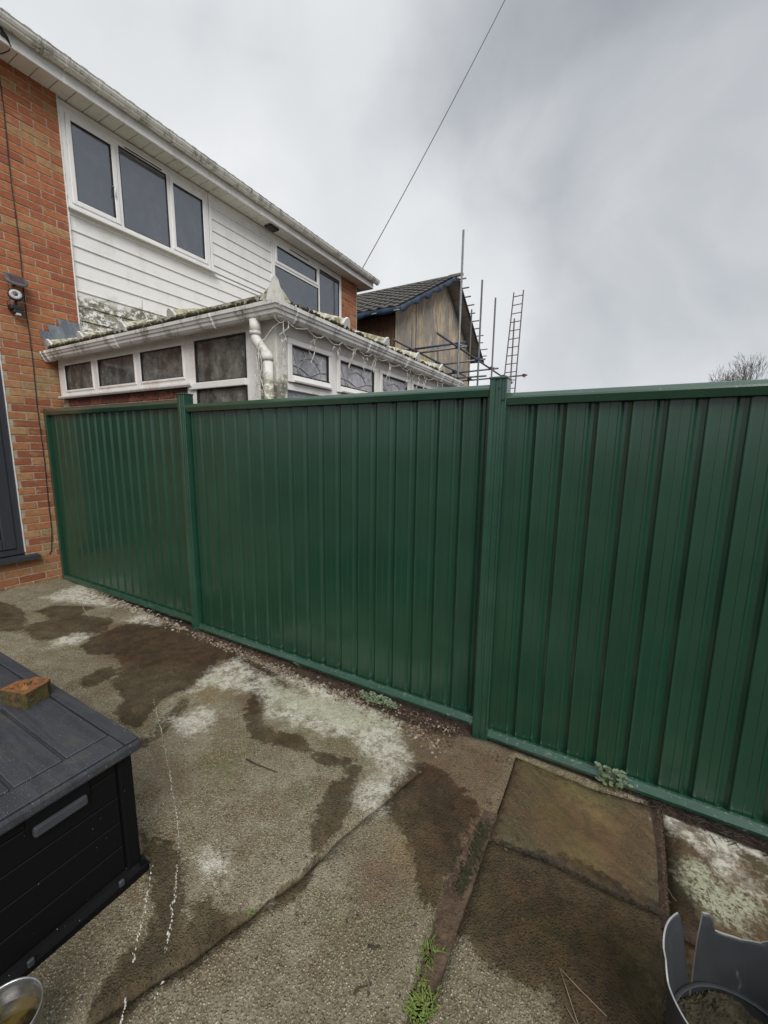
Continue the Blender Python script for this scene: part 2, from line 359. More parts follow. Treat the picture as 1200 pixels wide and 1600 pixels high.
# ---- patio surfaces: colour, relief and wetness follow the stain outlines stored on the vertices
def stained(name, kind):
    n = Nodes(name)
    A = n.attr('stain_a'); B = n.attr('stain_b')
    warp = n.math('SUBTRACT', n.noise(7, 7, .68), .5)
    fine = n.math('SUBTRACT', n.noise(60, 5, .75), .5)
    mid_ = n.math('SUBTRACT', n.noise(21, 6, .7), .5)
    def mask(ch, amp=.9, famp=.45, soft=.06):
        v = n.math('MULTIPLY_ADD', ch, 2, -1)                      # signed distance in units of 0.12 m
        v = n.math('ADD', v, n.math('MULTIPLY', warp, amp)); v = n.math('ADD', v, n.math('MULTIPLY', mid_, amp*.8)); v = n.math('ADD', v, n.math('MULTIPLY', fine, famp))
        return n.step(v, -soft, soft)
    big = n.noise(1.6, 5, .6)
    wet = mask(A[0], 1.1, .55, .10)
    dryness = n.math('MULTIPLY_ADD', wet, -.62, 1)
    if kind == 'concrete':
        c = n.mix(n.step(n.math('MULTIPLY_ADD', n.noise(14, 6, .75), .5, n.math('MULTIPLY', big, .5)), .38, .62), (.185, .155, .098), (.335, .300, .215))
        c = n.mix(n.math('MULTIPLY', n.step(n.noise(3.1, 7, .75), .46, .60), .75), c, n.mix(n.step(n.noise(5.3, 5, .7), .45, .58), (.165, .118, .062), (.150, .140, .066)))
        a1 = n.voro(115, out='Distance'); aggc = n.voro(115, out='Color')
        sc = n.N.new('ShaderNodeSeparateColor'); n.lk(aggc, sc.inputs[0])
        dens = n.step(n.noise(4, 4, .6), .30, .62)
        fleck = n.math('MULTIPLY', n.math('MULTIPLY', n.step(a1, .34, .22), n.step(sc.outputs[0], .50, .56)), n.math('MULTIPLY_ADD', dens, .7, .3))
        c = n.mix(n.math('MULTIPLY', fleck, dryness), c, n.mix(sc.outputs[1], (.48, .41, .27), (.76, .70, .56)))
        a2 = n.voro(260, out='Distance')
        c = n.mix(n.math('MULTIPLY', n.step(n.noise(105, 4, .75), .53, .58), .58), c, (.055, .042, .024))
        c = n.mix(n.math('MULTIPLY', n.math('MULTIPLY', n.step(n.noise(150, 4, .75), .55, .59), dryness), .65), c, (.52, .46, .33))
        relief = n.math('ADD', n.math('MULTIPLY', n.step(a1, .5, .1), .6), n.noise(160, 5, .7))
    else:
        st = n.noise(12, 7, .65, (.45, 1.6, 1), dist=.8)
        mp = n.N.new('ShaderNodeMapping'); mp.inputs['Rotation'].default_value = (0, 0, R_(38)); n.lk(n.geo, mp.inputs[0])
        st = n.noise(11, 7, .68, (.35, 1.9, 1), vec=mp.outputs[0], dist=.7)
        c = n.mix(n.step(st, .3, .7), (.060, .043, .023), (.135, .092, .049))
        c = n.mix(n.math('MULTIPLY', n.step(n.noise(3.5, 6, .7), .42, .60), .65), c, (.062, .066, .034))
        c = n.mix(n.math('MULTIPLY', n.step(n.noise(45, 7, .8), .54, .60), .65), c, (.030, .022, .012))
        c = n.mix(n.math('MULTIPLY', n.step(n.noise(120, 5, .75), .56, .62), .6), c, (.24, .19, .12))
        relief = n.math('ADD', n.math('MULTIPLY', st, 1.2), n.math('MULTIPLY', n.noise(110, 4, .7), .5))
    # wide soft colour stains
    brown = mask(A[2], 1.0, .6, .8)
    c = n.mix(n.math('MULTIPLY', brown, .62), c, n.mix(n.step(n.noise(18, 5), .4, .65), (.150, .082, .038), (.088, .052, .028)))
    yel = mask(B[1], 1.1, .7, .9)
    c = n.mix(n.math('MULTIPLY', n.math('MULTIPLY', yel, n.step(n.noise(24, 6, .75), .35, .6)), .7), c, (.27, .20, .085))
    moss = mask(B[0], 1.2, .9, .8)
    mossc = n.math('MULTIPLY', moss, n.step(n.noise(42, 6, .75), .34, .62))
    c = n.mix(n.math('MULTIPLY', mossc, .62), c, (.115, .125, .030))
    # wet patches: water darkens and smooths
    wc = n.mix(1.0, c, n.mix(n.step(n.noise(9, 6, .75), .38, .62), (.50, .43, .35), (.32, .29, .235)), 'MULTIPLY')
    c = n.mix(wet, c, wc)
    # lime bloom
    wh = mask(A[1], 1.5, 1.3, .35)
    whf = n.math('MULTIPLY', wh, n.math('MULTIPLY_ADD', n.step(n.noise(24, 9, .82), .43, .52), .72, .28))
    whf = n.math('MULTIPLY', whf, n.math('MULTIPLY_ADD', n.step(n.noise(8, 7, .75), .38, .52), .72, .28))
    whf = n.math('MULTIPLY', whf, n.math('SUBTRACT', 1, n.math('MULTIPLY', n.step(n.noise(95, 4, .7), .60, .68), .8)))
    c = n.mix(n.math('MULTIPLY', whf, .84), c, (.76, .74, .64))
    pale = mask(B[2], 1.4, 1.1, .35)
    c = n.mix(n.math('MULTIPLY', n.math('MULTIPLY', pale, n.step(n.noise(60, 6, .8), .40, .52)), .75), c, (.50, .52, .37))
    # edges of every slab are dirty: scattered dark grit
    grit = n.step(n.noise(330, 2, .5), .70, .73)
    c = n.mix(n.math('MULTIPLY', grit, .6), c, (.03, .022, .015))
    rough = n.math('SUBTRACT', .92, n.math('MULTIPLY', wet, .26 if kind == 'concrete' else .3))
    if kind != 'concrete': rough = n.math('SUBTRACT', rough, .14)
    b1 = n.bump(relief, .95, .008); b2 = n.bump(n.noise(6, 5, .6), .35, .03, b1)
    return n.done(c, rough, b2, 0, .4)
M['concrete'] = stained('worn_concrete', 'concrete')
M['sandstone'] = stained('wet_sandstone', 'stone')

# ------------------------------------------------------------------ object helpers
class MB:
    def __init__(s): s.bm = bmesh.new()
    def box(s, lo, hi, bev=0, rot=None, seg=1):
        lo = Vector(lo); hi = Vector(hi); c = (lo+hi)/2; d = hi-lo
        g = bmesh.ops.create_cube(s.bm, size=1); vs = g['verts']
        bmesh.ops.scale(s.bm, vec=d, verts=vs)
        if bev:
            es = list({e for v in vs for e in v.link_edges})
            r = bmesh.ops.bevel(s.bm, geom=vs+es, offset=bev, segments=seg, affect='EDGES', profile=.5)
            vs = list({v for f in r['faces'] for v in f.verts} | {v for v in vs if v.is_valid})
            # gather every vertex of the island
            st = [vs[0]]; got = {vs[0]}
            while st:
                v = st.pop()
                for e in v.link_edges:
                    o = e.other_vert(v)
                    if o not in got: got.add(o); st.append(o)
            vs = list(got)
        if rot is not None: bmesh.ops.rotate(s.bm, verts=vs, cent=(0, 0, 0), matrix=rot)
        bmesh.ops.translate(s.bm, vec=c, verts=vs); return s
    def tube(s, pts, r, n=8, cap=True):
        pts = [Vector(p) for p in pts]; rr = r if isinstance(r, (list, tuple)) else [r]*len(pts)
        t0 = (pts[1]-pts[0]).normalized(); u = t0.orthogonal().normalized(); rings = []
        for i, p in enumerate(pts):
            t = (pts[min(i+1, len(pts)-1)]-pts[max(i-1, 0)]).normalized()
            u = (u-t*u.dot(t)); u = u.normalized() if u.length > 1e-6 else t.orthogonal().normalized()
            v = t.cross(u)
            rings.append([s.bm.verts.new(p+(u*math.cos(2*math.pi*k/n)+v*math.sin(2*math.pi*k/n))*rr[i]) for k in range(n)])
        for a, b in zip(rings, rings[1:]):
            for k in range(n):
                f = s.bm.faces.new((a[k], a[(k+1) % n], b[(k+1) % n], b[k])); f.smooth = n > 5
        if cap:
            s.bm.faces.new(rings[0][::-1]); s.bm.faces.new(rings[-1])
        return s
    def sweep(s, prof, p0, p1, ux, uz, closed=True, cap=True):
        """extrude the 2-D profile (list of (a,b) along ux,uz) from p0 to p1"""
        p0, p1, ux, uz = map(Vector, (p0, p1, ux, uz))
        a = [s.bm.verts.new(p0+ux*x+uz*z) for x, z in prof]; b = [s.bm.verts.new(p1+ux*x+uz*z) for x, z in prof]
        k = len(prof)
        for i in range(k if closed else k-1): s.bm.faces.new((a[i], a[(i+1) % k], b[(i+1) % k], b[i]))
        if closed and cap: s.bm.faces.new(a[::-1]); s.bm.faces.new(b)
        return s
    def quad(s, *pts):
        s.bm.faces.new([s.bm.verts.new(p) for p in pts]); return s
    def prism(s, pts, off):
        """polygon (3-D points) extruded by vector off"""
        off = Vector(off); a = [s.bm.verts.new(p) for p in pts]; b = [s.bm.verts.new(Vector(p)+off) for p in pts]; k = len(a)
        s.bm.faces.new(a); s.bm.faces.new(b[::-1])
        for i in range(k): s.bm.faces.new((a[i], b[i], b[(i+1) % k], a[(i+1) % k]))
        return s
    def lathe(s, prof, c, n=32, wob=None):
        rings = []
        for r, z in prof:
            rings.append([s.bm.verts.new((c[0]+r*math.cos(2*math.pi*k/n), c[1]+r*math.sin(2*math.pi*k/n), c[2]+z)) for k in range(n)])
        for a, b in zip(rings, rings[1:]):
            for k in range(n):
                f = s.bm.faces.new((a[k], a[(k+1) % n], b[(k+1) % n], b[k])); f.smooth = True
        return s
    def build(s, name, mat, parent=None, smooth=None, **props):
        bmesh.ops.recalc_face_normals(s.bm, faces=s.bm.faces[:])
        me = bpy.data.meshes.new(name); s.bm.to_mesh(me); s.bm.free()
        me.materials.append(M[mat] if isinstance(mat, str) else mat)
        o = bpy.data.objects.new(name, me); link(o, parent)
        if smooth is not None:
            for p in me.polygons: p.use_smooth = smooth
        for k, v in props.items(): o[k] = v
        return o
def link(o, parent=None):
    C.objects.link(o)
    if parent is not None:
        o.parent = parent
        base = Vector((0, 0, 0)); q = parent
        while q: base = base+q.location; q = q.parent
        o.location = o.location-base
def thing(name, label, cat, loc, group=None):
    o = bpy.data.objects.new(name, None); C.objects.link(o); o.location = loc; o.empty_display_size = .1
    tag(o, label, cat, group); return o
def tag(o, label, cat, group=None):
    o['label'] = label; o['category'] = cat
    if group: o['group'] = group
    return o
def struct(o): o['kind'] = 'structure'; return o

# ------------------------------------------------------------------ ground
gb = MB()
xs = [-300, -20, -2, 0, 2, 4, 5.2, 6, 8, 20, 300]; ys = [-300, -20, -6, -2.2, -1, .2, 2, 8, 40, 400]
gv = [[gb.bm.verts.new((x, y, gz(max(min(x, 9), -2), y)-.062)) for y in ys] for x in xs]
for i in range(len(xs)-1):
    for j in range(len(ys)-1): gb.bm.faces.new((gv[i][j], gv[i+1][j], gv[i+1][j+1], gv[i][j+1]))
struct(gb.build('ground', 'soil'))

WET = [
 [(-20,935),(25,945),(45,965),(30,990),(-20,985)], [(55,955),(90,945),(150,948),(120,965),(85,972)],
 [(30,985),(43,976),(77,968),(133,962),(173,966),(170,982),(143,994),(100,995),(67,1002),(43,995)],
 [(123,1013),(140,997),(187,977),(233,970),(283,975),(300,990),(340,1000),(372,1013),(400,1033),(420,1037),(455,1066),(440,1088),(413,1097),(410,1127),(433,1143),(477,1147),(483,1167),(517,1180),(557,1187),(570,1200),(560,1213),(553,1263),(533,1287),(520,1313),(490,1340),(485,1300),(497,1267),(510,1247),(520,1220),(547,1210),(543,1197),(510,1197),(467,1173),(420,1163),(390,1150),(380,1120),(392,1075),(380,1040),(345,1030),(330,1045),(317,1067),(283,1080),(253,1097),(233,1120),(220,1137),(187,1133),(177,1113),(190,1093),(187,1077),(173,1067),(190,1047),(180,1020),(143,1023)],
 [(120,1063),(173,1040),(190,1047),(160,1067),(133,1073)],
 [(200,1175),(250,1120),(290,1088),(292,1105),(255,1150),(222,1170)],
 [(200,1270),(221,1287),(245,1308),(285,1330),(291,1368),(280,1399),(288,1427),(291,1441),(305,1427),(312,1395),(333,1392),(340,1413),(358,1430),(389,1427),(427,1402),(480,1357),(492,1345),(474,1385),(425,1425),(366,1458),(345,1476),(320,1504),(289,1539),(270,1535),(221,1560),(190,1600),(120,1600),(150,1540),(221,1462),(245,1448),(238,1413),(235,1375),(224,1315)],
 [(600,1225),(640,1200),(665,1190),(700,1213),(750,1257),(733,1297),(720,1330),(700,1380),(680,1432),(655,1405),(650,1370),(645,1340),(630,1300),(612,1280),(600,1257)],
 [(735,1302),(900,1345),(1060,1425),(1060,1620),(885,1620),(867,1579),(855,1548),(821,1552),(790,1529),(752,1506),(732,1475),(705,1450),(725,1385)],
 [(1030,1290),(1065,1300),(1060,1370),(1100,1440),(1100,1480),(1035,1480)],
]
WHITE = [
 [(395,1060),(500,1095),(620,1140),(640,1185),(600,1200),(560,1160),(480,1140),(420,1120)], [(200,925),(120,915),(60,935),(150,945),(240,950)],
 [(195,970),(233,955),(268,965),(247,978)], [(70,1008),(110,990),(142,992),(115,1008),(77,1012)],
 [(300,1082),(307,1064),(327,1048),(367,1028),(400,1046),(425,1062),(400,1083),(350,1078),(325,1070)],
 [(385,1012),(450,1040),(500,1065),(533,1078),(583,1102),(635,1118),(622,1136),(587,1124),(540,1105),(500,1094),(467,1074),(433,1050),(400,1032)],
 [(555,1242),(587,1205),(627,1180),(640,1200),(613,1227),(600,1257),(580,1270),(557,1262)],
 [(312,1340),(335,1325),(355,1345),(350,1380),(322,1375)],
 [(270,1120),(320,1105),(345,1120),(300,1150),(275,1150)],
 [(1028,1240),(1053,1240),(1112,1262),(1250,1310),(1250,1360),(1200,1345),(1165,1328),(1144,1339),(1100,1324),(1060,1302),(1030,1278)],
 [(1095,1330),(1130,1330),(1190,1380),(1250,1420),(1180,1400),(1120,1370)],
]
BROWN = [
 [(1035,1420),(1110,1435),(1190,1460),(1250,1500),(1100,1520),(1040,1500)], [(560,1330),(640,1330),(640,1400),(560,1420)], [(250,1190),(300,1200),(290,1240),(250,1230)],
 [(150,975),(250,965),(330,985),(420,1020),(440,1060),(380,1060),(300,1040),(230,1050),(160,1030)],
 [(630,1115),(700,1130),(800,1180),(790,1240),(760,1320),(720,1390),(660,1320),(640,1230),(620,1170)],
 
 [(350,1075),(420,1085),(440,1120),(380,1110)],
 [(870,1220),(1010,1300),(1000,1400),(860,1330),(820,1280)], [(760,1325),(850,1355),(1030,1445),(1030,1620),(900,1620),(880,1540),(780,1500),(730,1440)],
 [(1040,1290),(1120,1310),(1200,1370),(1200,1420),(1100,1350)],
]
MOSS = [
 [(400,1105),(445,1088),(500,1110),(540,1140),(560,1170),(500,1160),(440,1140)], [(520,1110),(620,1125),(620,1150),(560,1140)],
 [(805,1185),(860,1195),(930,1235),(960,1260),(880,1230),(830,1215)], [(850,1260),(900,1300),(930,1340),(880,1310)],
 [(725,1350),(770,1370),(800,1460),(740,1450)], [(800,1400),(870,1430),(880,1500),(820,1480)], [(930,1450),(1020,1490),(1020,1600),(960,1560)],
 [(320,1170),(370,1180),(360,1220),(320,1210)], [(860,1470),(900,1460),(880,1520)],
]
YEL = [
 [(880,1220),(925,1235),(955,1290),(925,1275),(895,1250)], [(893,1340),(935,1345),(950,1390),(900,1385)], [(960,1400),(1005,1430),(1000,1470),(960,1450)],
 [(300,1075),(350,1060),(370,1080),(320,1100)], [(425,1150),(480,1150),(470,1170)], [(600,1290),(640,1300),(680,1380),(620,1350)],
]
PALE = [[(1060,1360),(1088,1345),(1130,1384),(1180,1400),(1200,1428),(1160,1455),(1112,1433),(1088,1400)],
 [(410,1065),(470,1080),(560,1110),(610,1135),(560,1140),(480,1115),(430,1100)], [(320,1060),(345,1055),(340,1080)], [(225,1150),(265,1100),(275,1085),(262,1120),(240,1150)]]
def to_world(polys): return [np.array([[G(*p).x, G(*p).y] for p in poly]) for poly in polys]
def sdist(pts, polys, unit=.12):
    best = np.full(len(pts), -9.)
    for q in polys:
        a = q; b = np.roll(q, -1, 0); dmin = np.full(len(pts), 9.); ins = np.zeros(len(pts), bool)
        for (x0, y0), (x1, y1) in zip(a, b):
            ex, ey = x1-x0, y1-y0; L = ex*ex+ey*ey+1e-12
            t = np.clip(((pts[:, 0]-x0)*ex+(pts[:, 1]-y0)*ey)/L, 0, 1)
            dmin = np.minimum(dmin, np.hypot(pts[:, 0]-x0-t*ex, pts[:, 1]-y0-t*ey))
            cr_ = ((y0 > pts[:, 1]) != (y1 > pts[:, 1])) & (pts[:, 0] < (x1-x0)*(pts[:, 1]-y0)/(y1-y0+1e-12)+x0)
            ins ^= cr_
        best = np.maximum(best, np.where(ins, dmin, -dmin))
    return np.clip(best/unit, -1, 1)*.5+.5
SW = [to_world(q) for q in (WET, WHITE, BROWN, MOSS, YEL, PALE)]

def slab(name, poly, mat, parent, dz=0, thick=.055, step=.03, wear=.0025, jag=.0, label=None):
    """a cast or cut slab: worn top that follows the fall of the ground, broken-down rim, sides"""
    poly = [Vector((p[0], p[1])) for p in poly]; bd = []
    for a, b in zip(poly, poly[1:]+poly[:1]):
        k = max(1, int((b-a).length/step))
        for i in range(k):
            q = a+(b-a)*(i/k)
            if i and jag: q += Vector((random.uniform(-jag, jag), random.uniform(-jag, jag)))
            bd.append(q)
    nb = len(bd); pa = np.array([[p.x, p.y] for p in bd])
    x0, y0 = pa.min(0); x1, y1 = pa.max(0)
    gx, gy = np.meshgrid(np.arange(x0+step/2, x1, step), np.arange(y0+step/2, y1, step))
    gp = np.stack([gx.ravel(), gy.ravel()], 1); gp += np.random.RandomState(1).uniform(-.2, .2, gp.shape)*step
    sdv = (sdist(gp, [pa], 1.)-.5)*2
    gp = gp[sdv > step*.45]
    # rim ring just inside the edge
    pts = [Vector(p) for p in bd]+[Vector(p) for p in gp]
    r = delaunay_2d_cdt(pts, [(i, (i+1) % nb) for i in range(nb)], [], 1, 1e-5)
    vv, ee, ff = r[0], r[1], r[2]
    xy = np.array([[v.x, v.y] for v in vv]); di = (sdist(xy, [pa], 1.)-.5)*2
    bm = bmesh.new(); top = []
    for (x, y), d in zip(xy, di):
        z = gz(x, y)+dz-.006*math.exp(-max(d, 0)/.012)+wear*math.sin(x*9.1+y*4.3)*math.sin(y*7.7-x*2.9)
        top.append(bm.verts.new((x, y, z)))
    for f in ff:
        try: bm.faces.new([top[i] for i in f]).smooth = True
        except ValueError: pass
    bm.edges.ensure_lookup_table()
    be = [e for e in bm.edges if len(e.link_faces) == 1]
    g = bmesh.ops.extrude_edge_only(bm, edges=be)
    bmesh.ops.translate(bm, vec=(0, 0, -thick), verts=[v for v in g['geom'] if isinstance(v, bmesh.types.BMVert)])
    bmesh.ops.recalc_face_normals(bm, faces=bm.faces[:])
    me = bpy.data.meshes.new(name); bm.to_mesh(me); bm.free(); me.materials.append(M[mat])
    co = np.empty(len(me.vertices)*3); me.vertices.foreach_get('co', co); q = co.reshape(-1, 3)[:, :2]
    ch = [sdist(q, s) for s in SW]
    for nm, (a, b, c_) in (('stain_a', ch[:3]), ('stain_b', ch[3:])):
        at = me.color_attributes.new(nm, 'FLOAT_COLOR', 'POINT')
        at.data.foreach_set('color', np.stack([a, b, c_, np.ones(len(a))], 1).ravel().astype(np.float32))
    o = bpy.data.objects.new(name, me); link(o, parent)
    if label: o['label'] = label
    return o

patio = bpy.data.objects.new('patio', None); C.objects.link(patio); struct(patio)
gp2 = lambda pts: [(G(*p).x, G(*p).y) for p in pts]
FE = -.075                                           # the concrete stops short of the fence
# big cast slab with the long crack running in from its near edge
crackA = gp2([(660,1203),(636,1222),(602,1252),(575,1272),(548,1296),(528,1312),(505,1338),(488,1352),(470,1372),(440,1392),(418,1404),(392,1432),(366,1448),(330,1478),(300,1500),(262,1522),(225,1545),(195,1566)])
dv = Vector((crackA[-1][0]-crackA[-3][0], crackA[-1][1]-crackA[-3][1])).normalized()
endp = (crackA[-1][0]+dv.x*1.6, crackA[-1][1]+dv.y*1.6)
chan_l = gp2([(752,1252),(728,1318),(700,1378),(678,1440),(660,1500),(636,1590)])
dl = Vector((chan_l[-1][0]-chan_l[-2][0], chan_l[-1][1]-chan_l[-2][1])).normalized()
chan_le = (chan_l[-1][0]+dl.x*.9, chan_l[-1][1]+dl.y*.9)
chan_r = gp2([(800,1212),(778,1265),(763,1318),(742,1378),(716,1452),(694,1520),(664,1600)])
dr = Vector((chan_r[-1][0]-chan_r[-2][0], chan_r[-1][1]-chan_r[-2][1])).normalized()
chan_re = (chan_r[-1][0]+dr.x*.9, chan_r[-1][1]+dr.y*.9)
def off(path, d):
    o = []
    for i, p in enumerate(path):
        a = path[max(i-1, 0)]; b = path[min(i+1, len(path)-1)]; t = Vector((b[0]-a[0], b[1]-a[1])).normalized()
        o.append((p[0]-t.y*d, p[1]+t.x*d))
    return o
cpath = crackA+[endp]
wid = [.0005+.0042*min(1, i/5)+.0012*math.sin(i*2.3) for i in range(len(cpath))]
cl = [(a[0], a[1]) for a in cpath]; crr = [((p[0]*(1) + q[0]*0), p[1]) for p, q in zip(cl, cl)]
side1 = [(p[0]+(q[0]-p[0])*w_, p[1]+(q[1]-p[1])*w_) for p, q, w_ in zip(cl, off(cl, 1), wid)]
side2 = [(p[0]+(q[0]-p[0])*w_, p[1]+(q[1]-p[1])*w_) for p, q, w_ in zip(cl, off(cl, -1), wid)]
near_y = -3.6
edge_far = [(-.02, -3.6), (-.02, -.03), (.5, -.028), (1.3, -.055), (2.2, -.075), (3.0, -.085), (3.6, -.105), (4.2, -.13), (4.45, -.12)]
tip = gp2([(700, 1160), (765, 1200)])
# left and right halves meet beyond the crack's tip
P0 = [(-.02, near_y)] + edge_far[1:] + [(4.56, -.07), (4.70, -.035), (5.10, -.025), (5.44, -.025), (5.44, -.048), (5.22, -.085), (5.0, -.078), (4.863, -.072), (4.865, -.24), (4.862, -.46)] + gp2([(757,1262)]) + chan_l[1:] + [chan_le]
# order the crack: it enters from the near side between chan_le and the left corner
e1, e2 = side1[-1], side2[-1]
polyA = P0 + [e1 if e1[0] > e2[0] else e2]
sA, sB = (side1, side2) if e1[0] > e2[0] else (side2, side1)
polyA += sA[:-1][::-1] + sB[1:] 
slab('concrete_slab', polyA, 'concrete', patio, step=.035, jag=.0012)
# sandstone flags to the right of the dirt channel
s1 = gp2([(800,1180)]) [0]
jl = off(gp2([(766,1312),(850,1340),(940,1385),(1031,1437)]), 0)
S1 = [(4.868, -.078), (5.0, -.084), (5.22, -.092), (5.445, -.054), (5.452, -.3), (5.440, -.560)] + gp2([(940,1384),(850,1339)]) + [(4.869, -.594), (4.871, -.24)]
slab('paving_slab', S1, 'sandstone', patio, dz=.003, step=.03, label='large wet brown flagstone beside the fence')
c2 = gp2([(1036,1446)])[0]
S2 = gp2([(768,1318),(850,1347),(940,1392),(1034,1443)]) + gp2([(1040,1500),(1046,1600)])+[(gp2([(1046,1600)])[0][0]+.02, -2.6), (chan_re[0]+.01, -2.6)] + [chan_re] + chan_r[::-1][:-3]
S2 = [(4.868, -.604)] + gp2([(850,1344),(940,1389)]) + [(5.440, -.570)] + gp2([(1040,1500),(1048,1590)]) + [(5.36, -2.3), (chan_re[0]+.02, -2.3), chan_re] + gp2([(664,1600),(694,1520),(716,1452),(742,1378)])
slab('paving_slab', S2, 'concrete', patio, dz=.001, step=.03, label='dark wet flagstone with a dry grey corner')
j0 = gp2([(1035,1258),(1043,1340),(1049,1430),(1060,1600)])
S3 = [(j0[0][0]+.004, -.075), (6.5, -.06), (6.5, -.62)] + [(j0[2][0]+.01, -.62)] + j0[:3][::-1]
S3 = [(j0[0][0]-.002, -.07), (6.5, -.06), (6.5, j0[2][1]-.05), (j0[2][0]+.002, j0[2][1]-.05), j0[2], j0[1], j0[0]]
slab('paving_slab', S3, 'sandstone', patio, dz=0, step=.025, label='flagstone covered with white lime bloom')
S4 = [(j0[2][0]+.004, j0[2][1]-.058), (6.5, j0[2][1]-.058), (6.5, -2.3), (5.375, -2.3)]+[gp2([(1060,1590)])[0]]
slab('paving_slab', S4, 'sandstone', patio, dz=-.004, step=.04)
# dirt that fills the joints and the channel
jb = MB()
for xx in np.arange(-.1, 6.6, .05):
    pass
def sheet(name, poly, mat, dz, parent=None, step=.02, amp=.004, **kw):
    pa = np.array(poly); x0, y0 = pa.min(0); x1, y1 = pa.max(0)
    gx, gy = np.meshgrid(np.arange(x0, x1, step), np.arange(y0, y1, step)); g = np.stack([gx.ravel(), gy.ravel()], 1)
    g = g[((sdist(g, [pa], 1.)-.5)*2) > step*.4]; nb = len(poly)
    r = delaunay_2d_cdt([Vector(p) for p in poly]+[Vector(p) for p in g], [(i, (i+1) % nb) for i in range(nb)], [], 1, 1e-5)
    bm = bmesh.new(); vs = [bm.verts.new((v.x, v.y, gz(v.x, v.y)+dz+random.uniform(-amp, amp))) for v in r[0]]
    for f in r[2]:
        try: bm.faces.new([vs[i] for i in f]).smooth = True
        except ValueError: pass
    b = MB(); b.bm.free(); b.bm = bm; return b.build(name, mat, parent, **kw)
sheet('soil_filling', [(4.0, -2.5), (5.6, -2.5), (5.6, -.06), (4.9, -.06), (4.3, -.9)], 'soil', -.022, patio, amp=.004, step=.03)
sheet('channel_filling', off(gp2([(757,1262)])+chan_l[1:]+[chan_le], -.006)+off([chan_re]+[gp2([(664,1600)])[0], gp2([(694,1520)])[0], gp2([(716,1452)])[0], gp2([(742,1378)])[0], (4.868,-.604), (4.862,-.465)], -.006), 'channeldirt', -.009, patio, amp=.003, step=.012)
sheet('joint_filling', [(5.437,-.06),(5.50,-.06),(5.50,-.60),(5.425,-.60)], 'soil', -.010, patio, amp=.003, step=.012)
sheet('soil_strip', [(-.05, -.2), (7, -.22), (7, .3), (-.05, .3)], 'soil', -.016, patio, amp=.007, step=.02)

# chalk-white line of lime crumbs
cb = MB()
def chalk(pts, wd=.008):
    pts = [G(*p) for p in pts]
    for a, b in zip(pts, pts[1:]):
        k = max(2, int((b-a).length/.006))
        for i in range(k):
            if random.random() < (.12 if math.sin(i*.13+a.x*40) > -.5 else .5): continue
            p = a+(b-a)*((i+random.random()*.5)/k); d = (b-a).normalized(); s = Vector((-d.y, d.x, 0))
            p = p+s*random.gauss(0, .0022); L = random.uniform(.002, .0075); w_ = wd*random.uniform(.15, .5); z0 = gz(p.x, p.y)-.001
            ring = []
            for q in range(7):
                an = q/7*6.283; rr = random.uniform(.65, 1.15)
                ring.append(Vector((p.x, p.y, z0))+d*math.cos(an)*L*rr+s*math.sin(an)*w_*rr)
            top = cb.bm.verts.new((p.x, p.y, z0+random.uniform(.0055, .0075))); rv = [cb.bm.verts.new((q.x, q.y, z0)) for q in ring]
            for q in range(7): cb.bm.faces.new((rv[q], rv[(q+1) % 7], top))
chalk([(240,1093),(246,1120),(253,1147),(263,1197),(277,1277),(280,1315),(275,1385),(266,1448),(258,1490)])
chalk([(238,1353),(233,1385),(221,1441),(207,1504)]); chalk([(262,1528),(246,1540),(244,1570),(240,1615)], .006); chalk([(197,1560),(190,1600)])
chalk([(120,920),(128,935),(130,950),(140,965)], .004)
cb.build('chalk_crumbs', 'chalk', patio, kind='stuff')

# ------------------------------------------------------------------ fence
fence = thing('metal_fence', 'dark green steel panel fence with square posts across the yard', 'fence', (3.5, 0, 0))
PITCH = .1265
prof = [(0, -.004), (.003, .003), (.006, .005), (.010, .003), (.016, .002), (.046, .0005), (.048, .0018), (.051, .0005), (.078, -.001), (.081, .001), (.086, .001), (.089, -.001), (.100, -.0125), (.113, -.0125), (.1265, -.004)]
def slat_mesh(h):
    b = MB(); p = [(x-.0, -d) for x, d in prof]           # d towards the viewer (-y)
    full = p+[(x, y+.0012) for x, y in p[::-1]]
    b.sweep(full, (0, 0, 0), (0, 0, h), (1, 0, 0), (0, 1, 0))
    bmesh.ops.recalc_face_normals(b.bm, faces=b.bm.faces[:]); me = bpy.data.meshes.new('slat'); b.bm.to_mesh(me); b.bm.free()
    me.materials.append(M['fence']); return me
sm = slat_mesh(1.745)
def rail_profile(top=True):
    if top: return [(-.026, -.056), (-.037, -.026), (-.034, -.018), (-.020, -.002), (-.015, 0), (.015, 0), (.020, -.002), (.034, -.018), (.037, -.026), (.026, -.056), (.023, -.055), (.031, -.024), (-.031, -.024), (-.023, -.055)]
    return [(-.034, 0), (-.038, .016), (-.024, .041), (-.018, .044), (-.004, .044), (-.004, .03), (.0295, .03), (.0295, .044), (.034, .044), (.036, 0)]
panels = [(0.045, 2.232, 1.84, 0.035), (2.312, 4.620, 1.805, 0.0), (4.704, 6.99, 1.762, -.045)]
for (x0, x1, zt, zb) in panels:
    MB().sweep(rail_profile(True), (x0, 0, zt), (x1, 0, zt), (0, 1, 0), (0, 0, 1)).build('top_rail', 'rail', fence)
    MB().sweep(rail_profile(False), (x0, 0, zb), (x1, 0, zb), (0, 1, 0), (0, 0, 1)).build('bottom_rail', 'rail', fence)
    k = int((x1-x0)/PITCH); st = (x1-x0-k*PITCH)/2
    for i in range(k):
        o = bpy.data.objects.new('slat', sm); o.location = (x0+st+i*PITCH, .006, zb+.034); link(o, fence)
    for xa in (x0, x1-.012):
        MB().box((xa, -.012, zb+.03), (xa+.012, .012, zt-.03)).build('edge_channel', 'fence', fence)
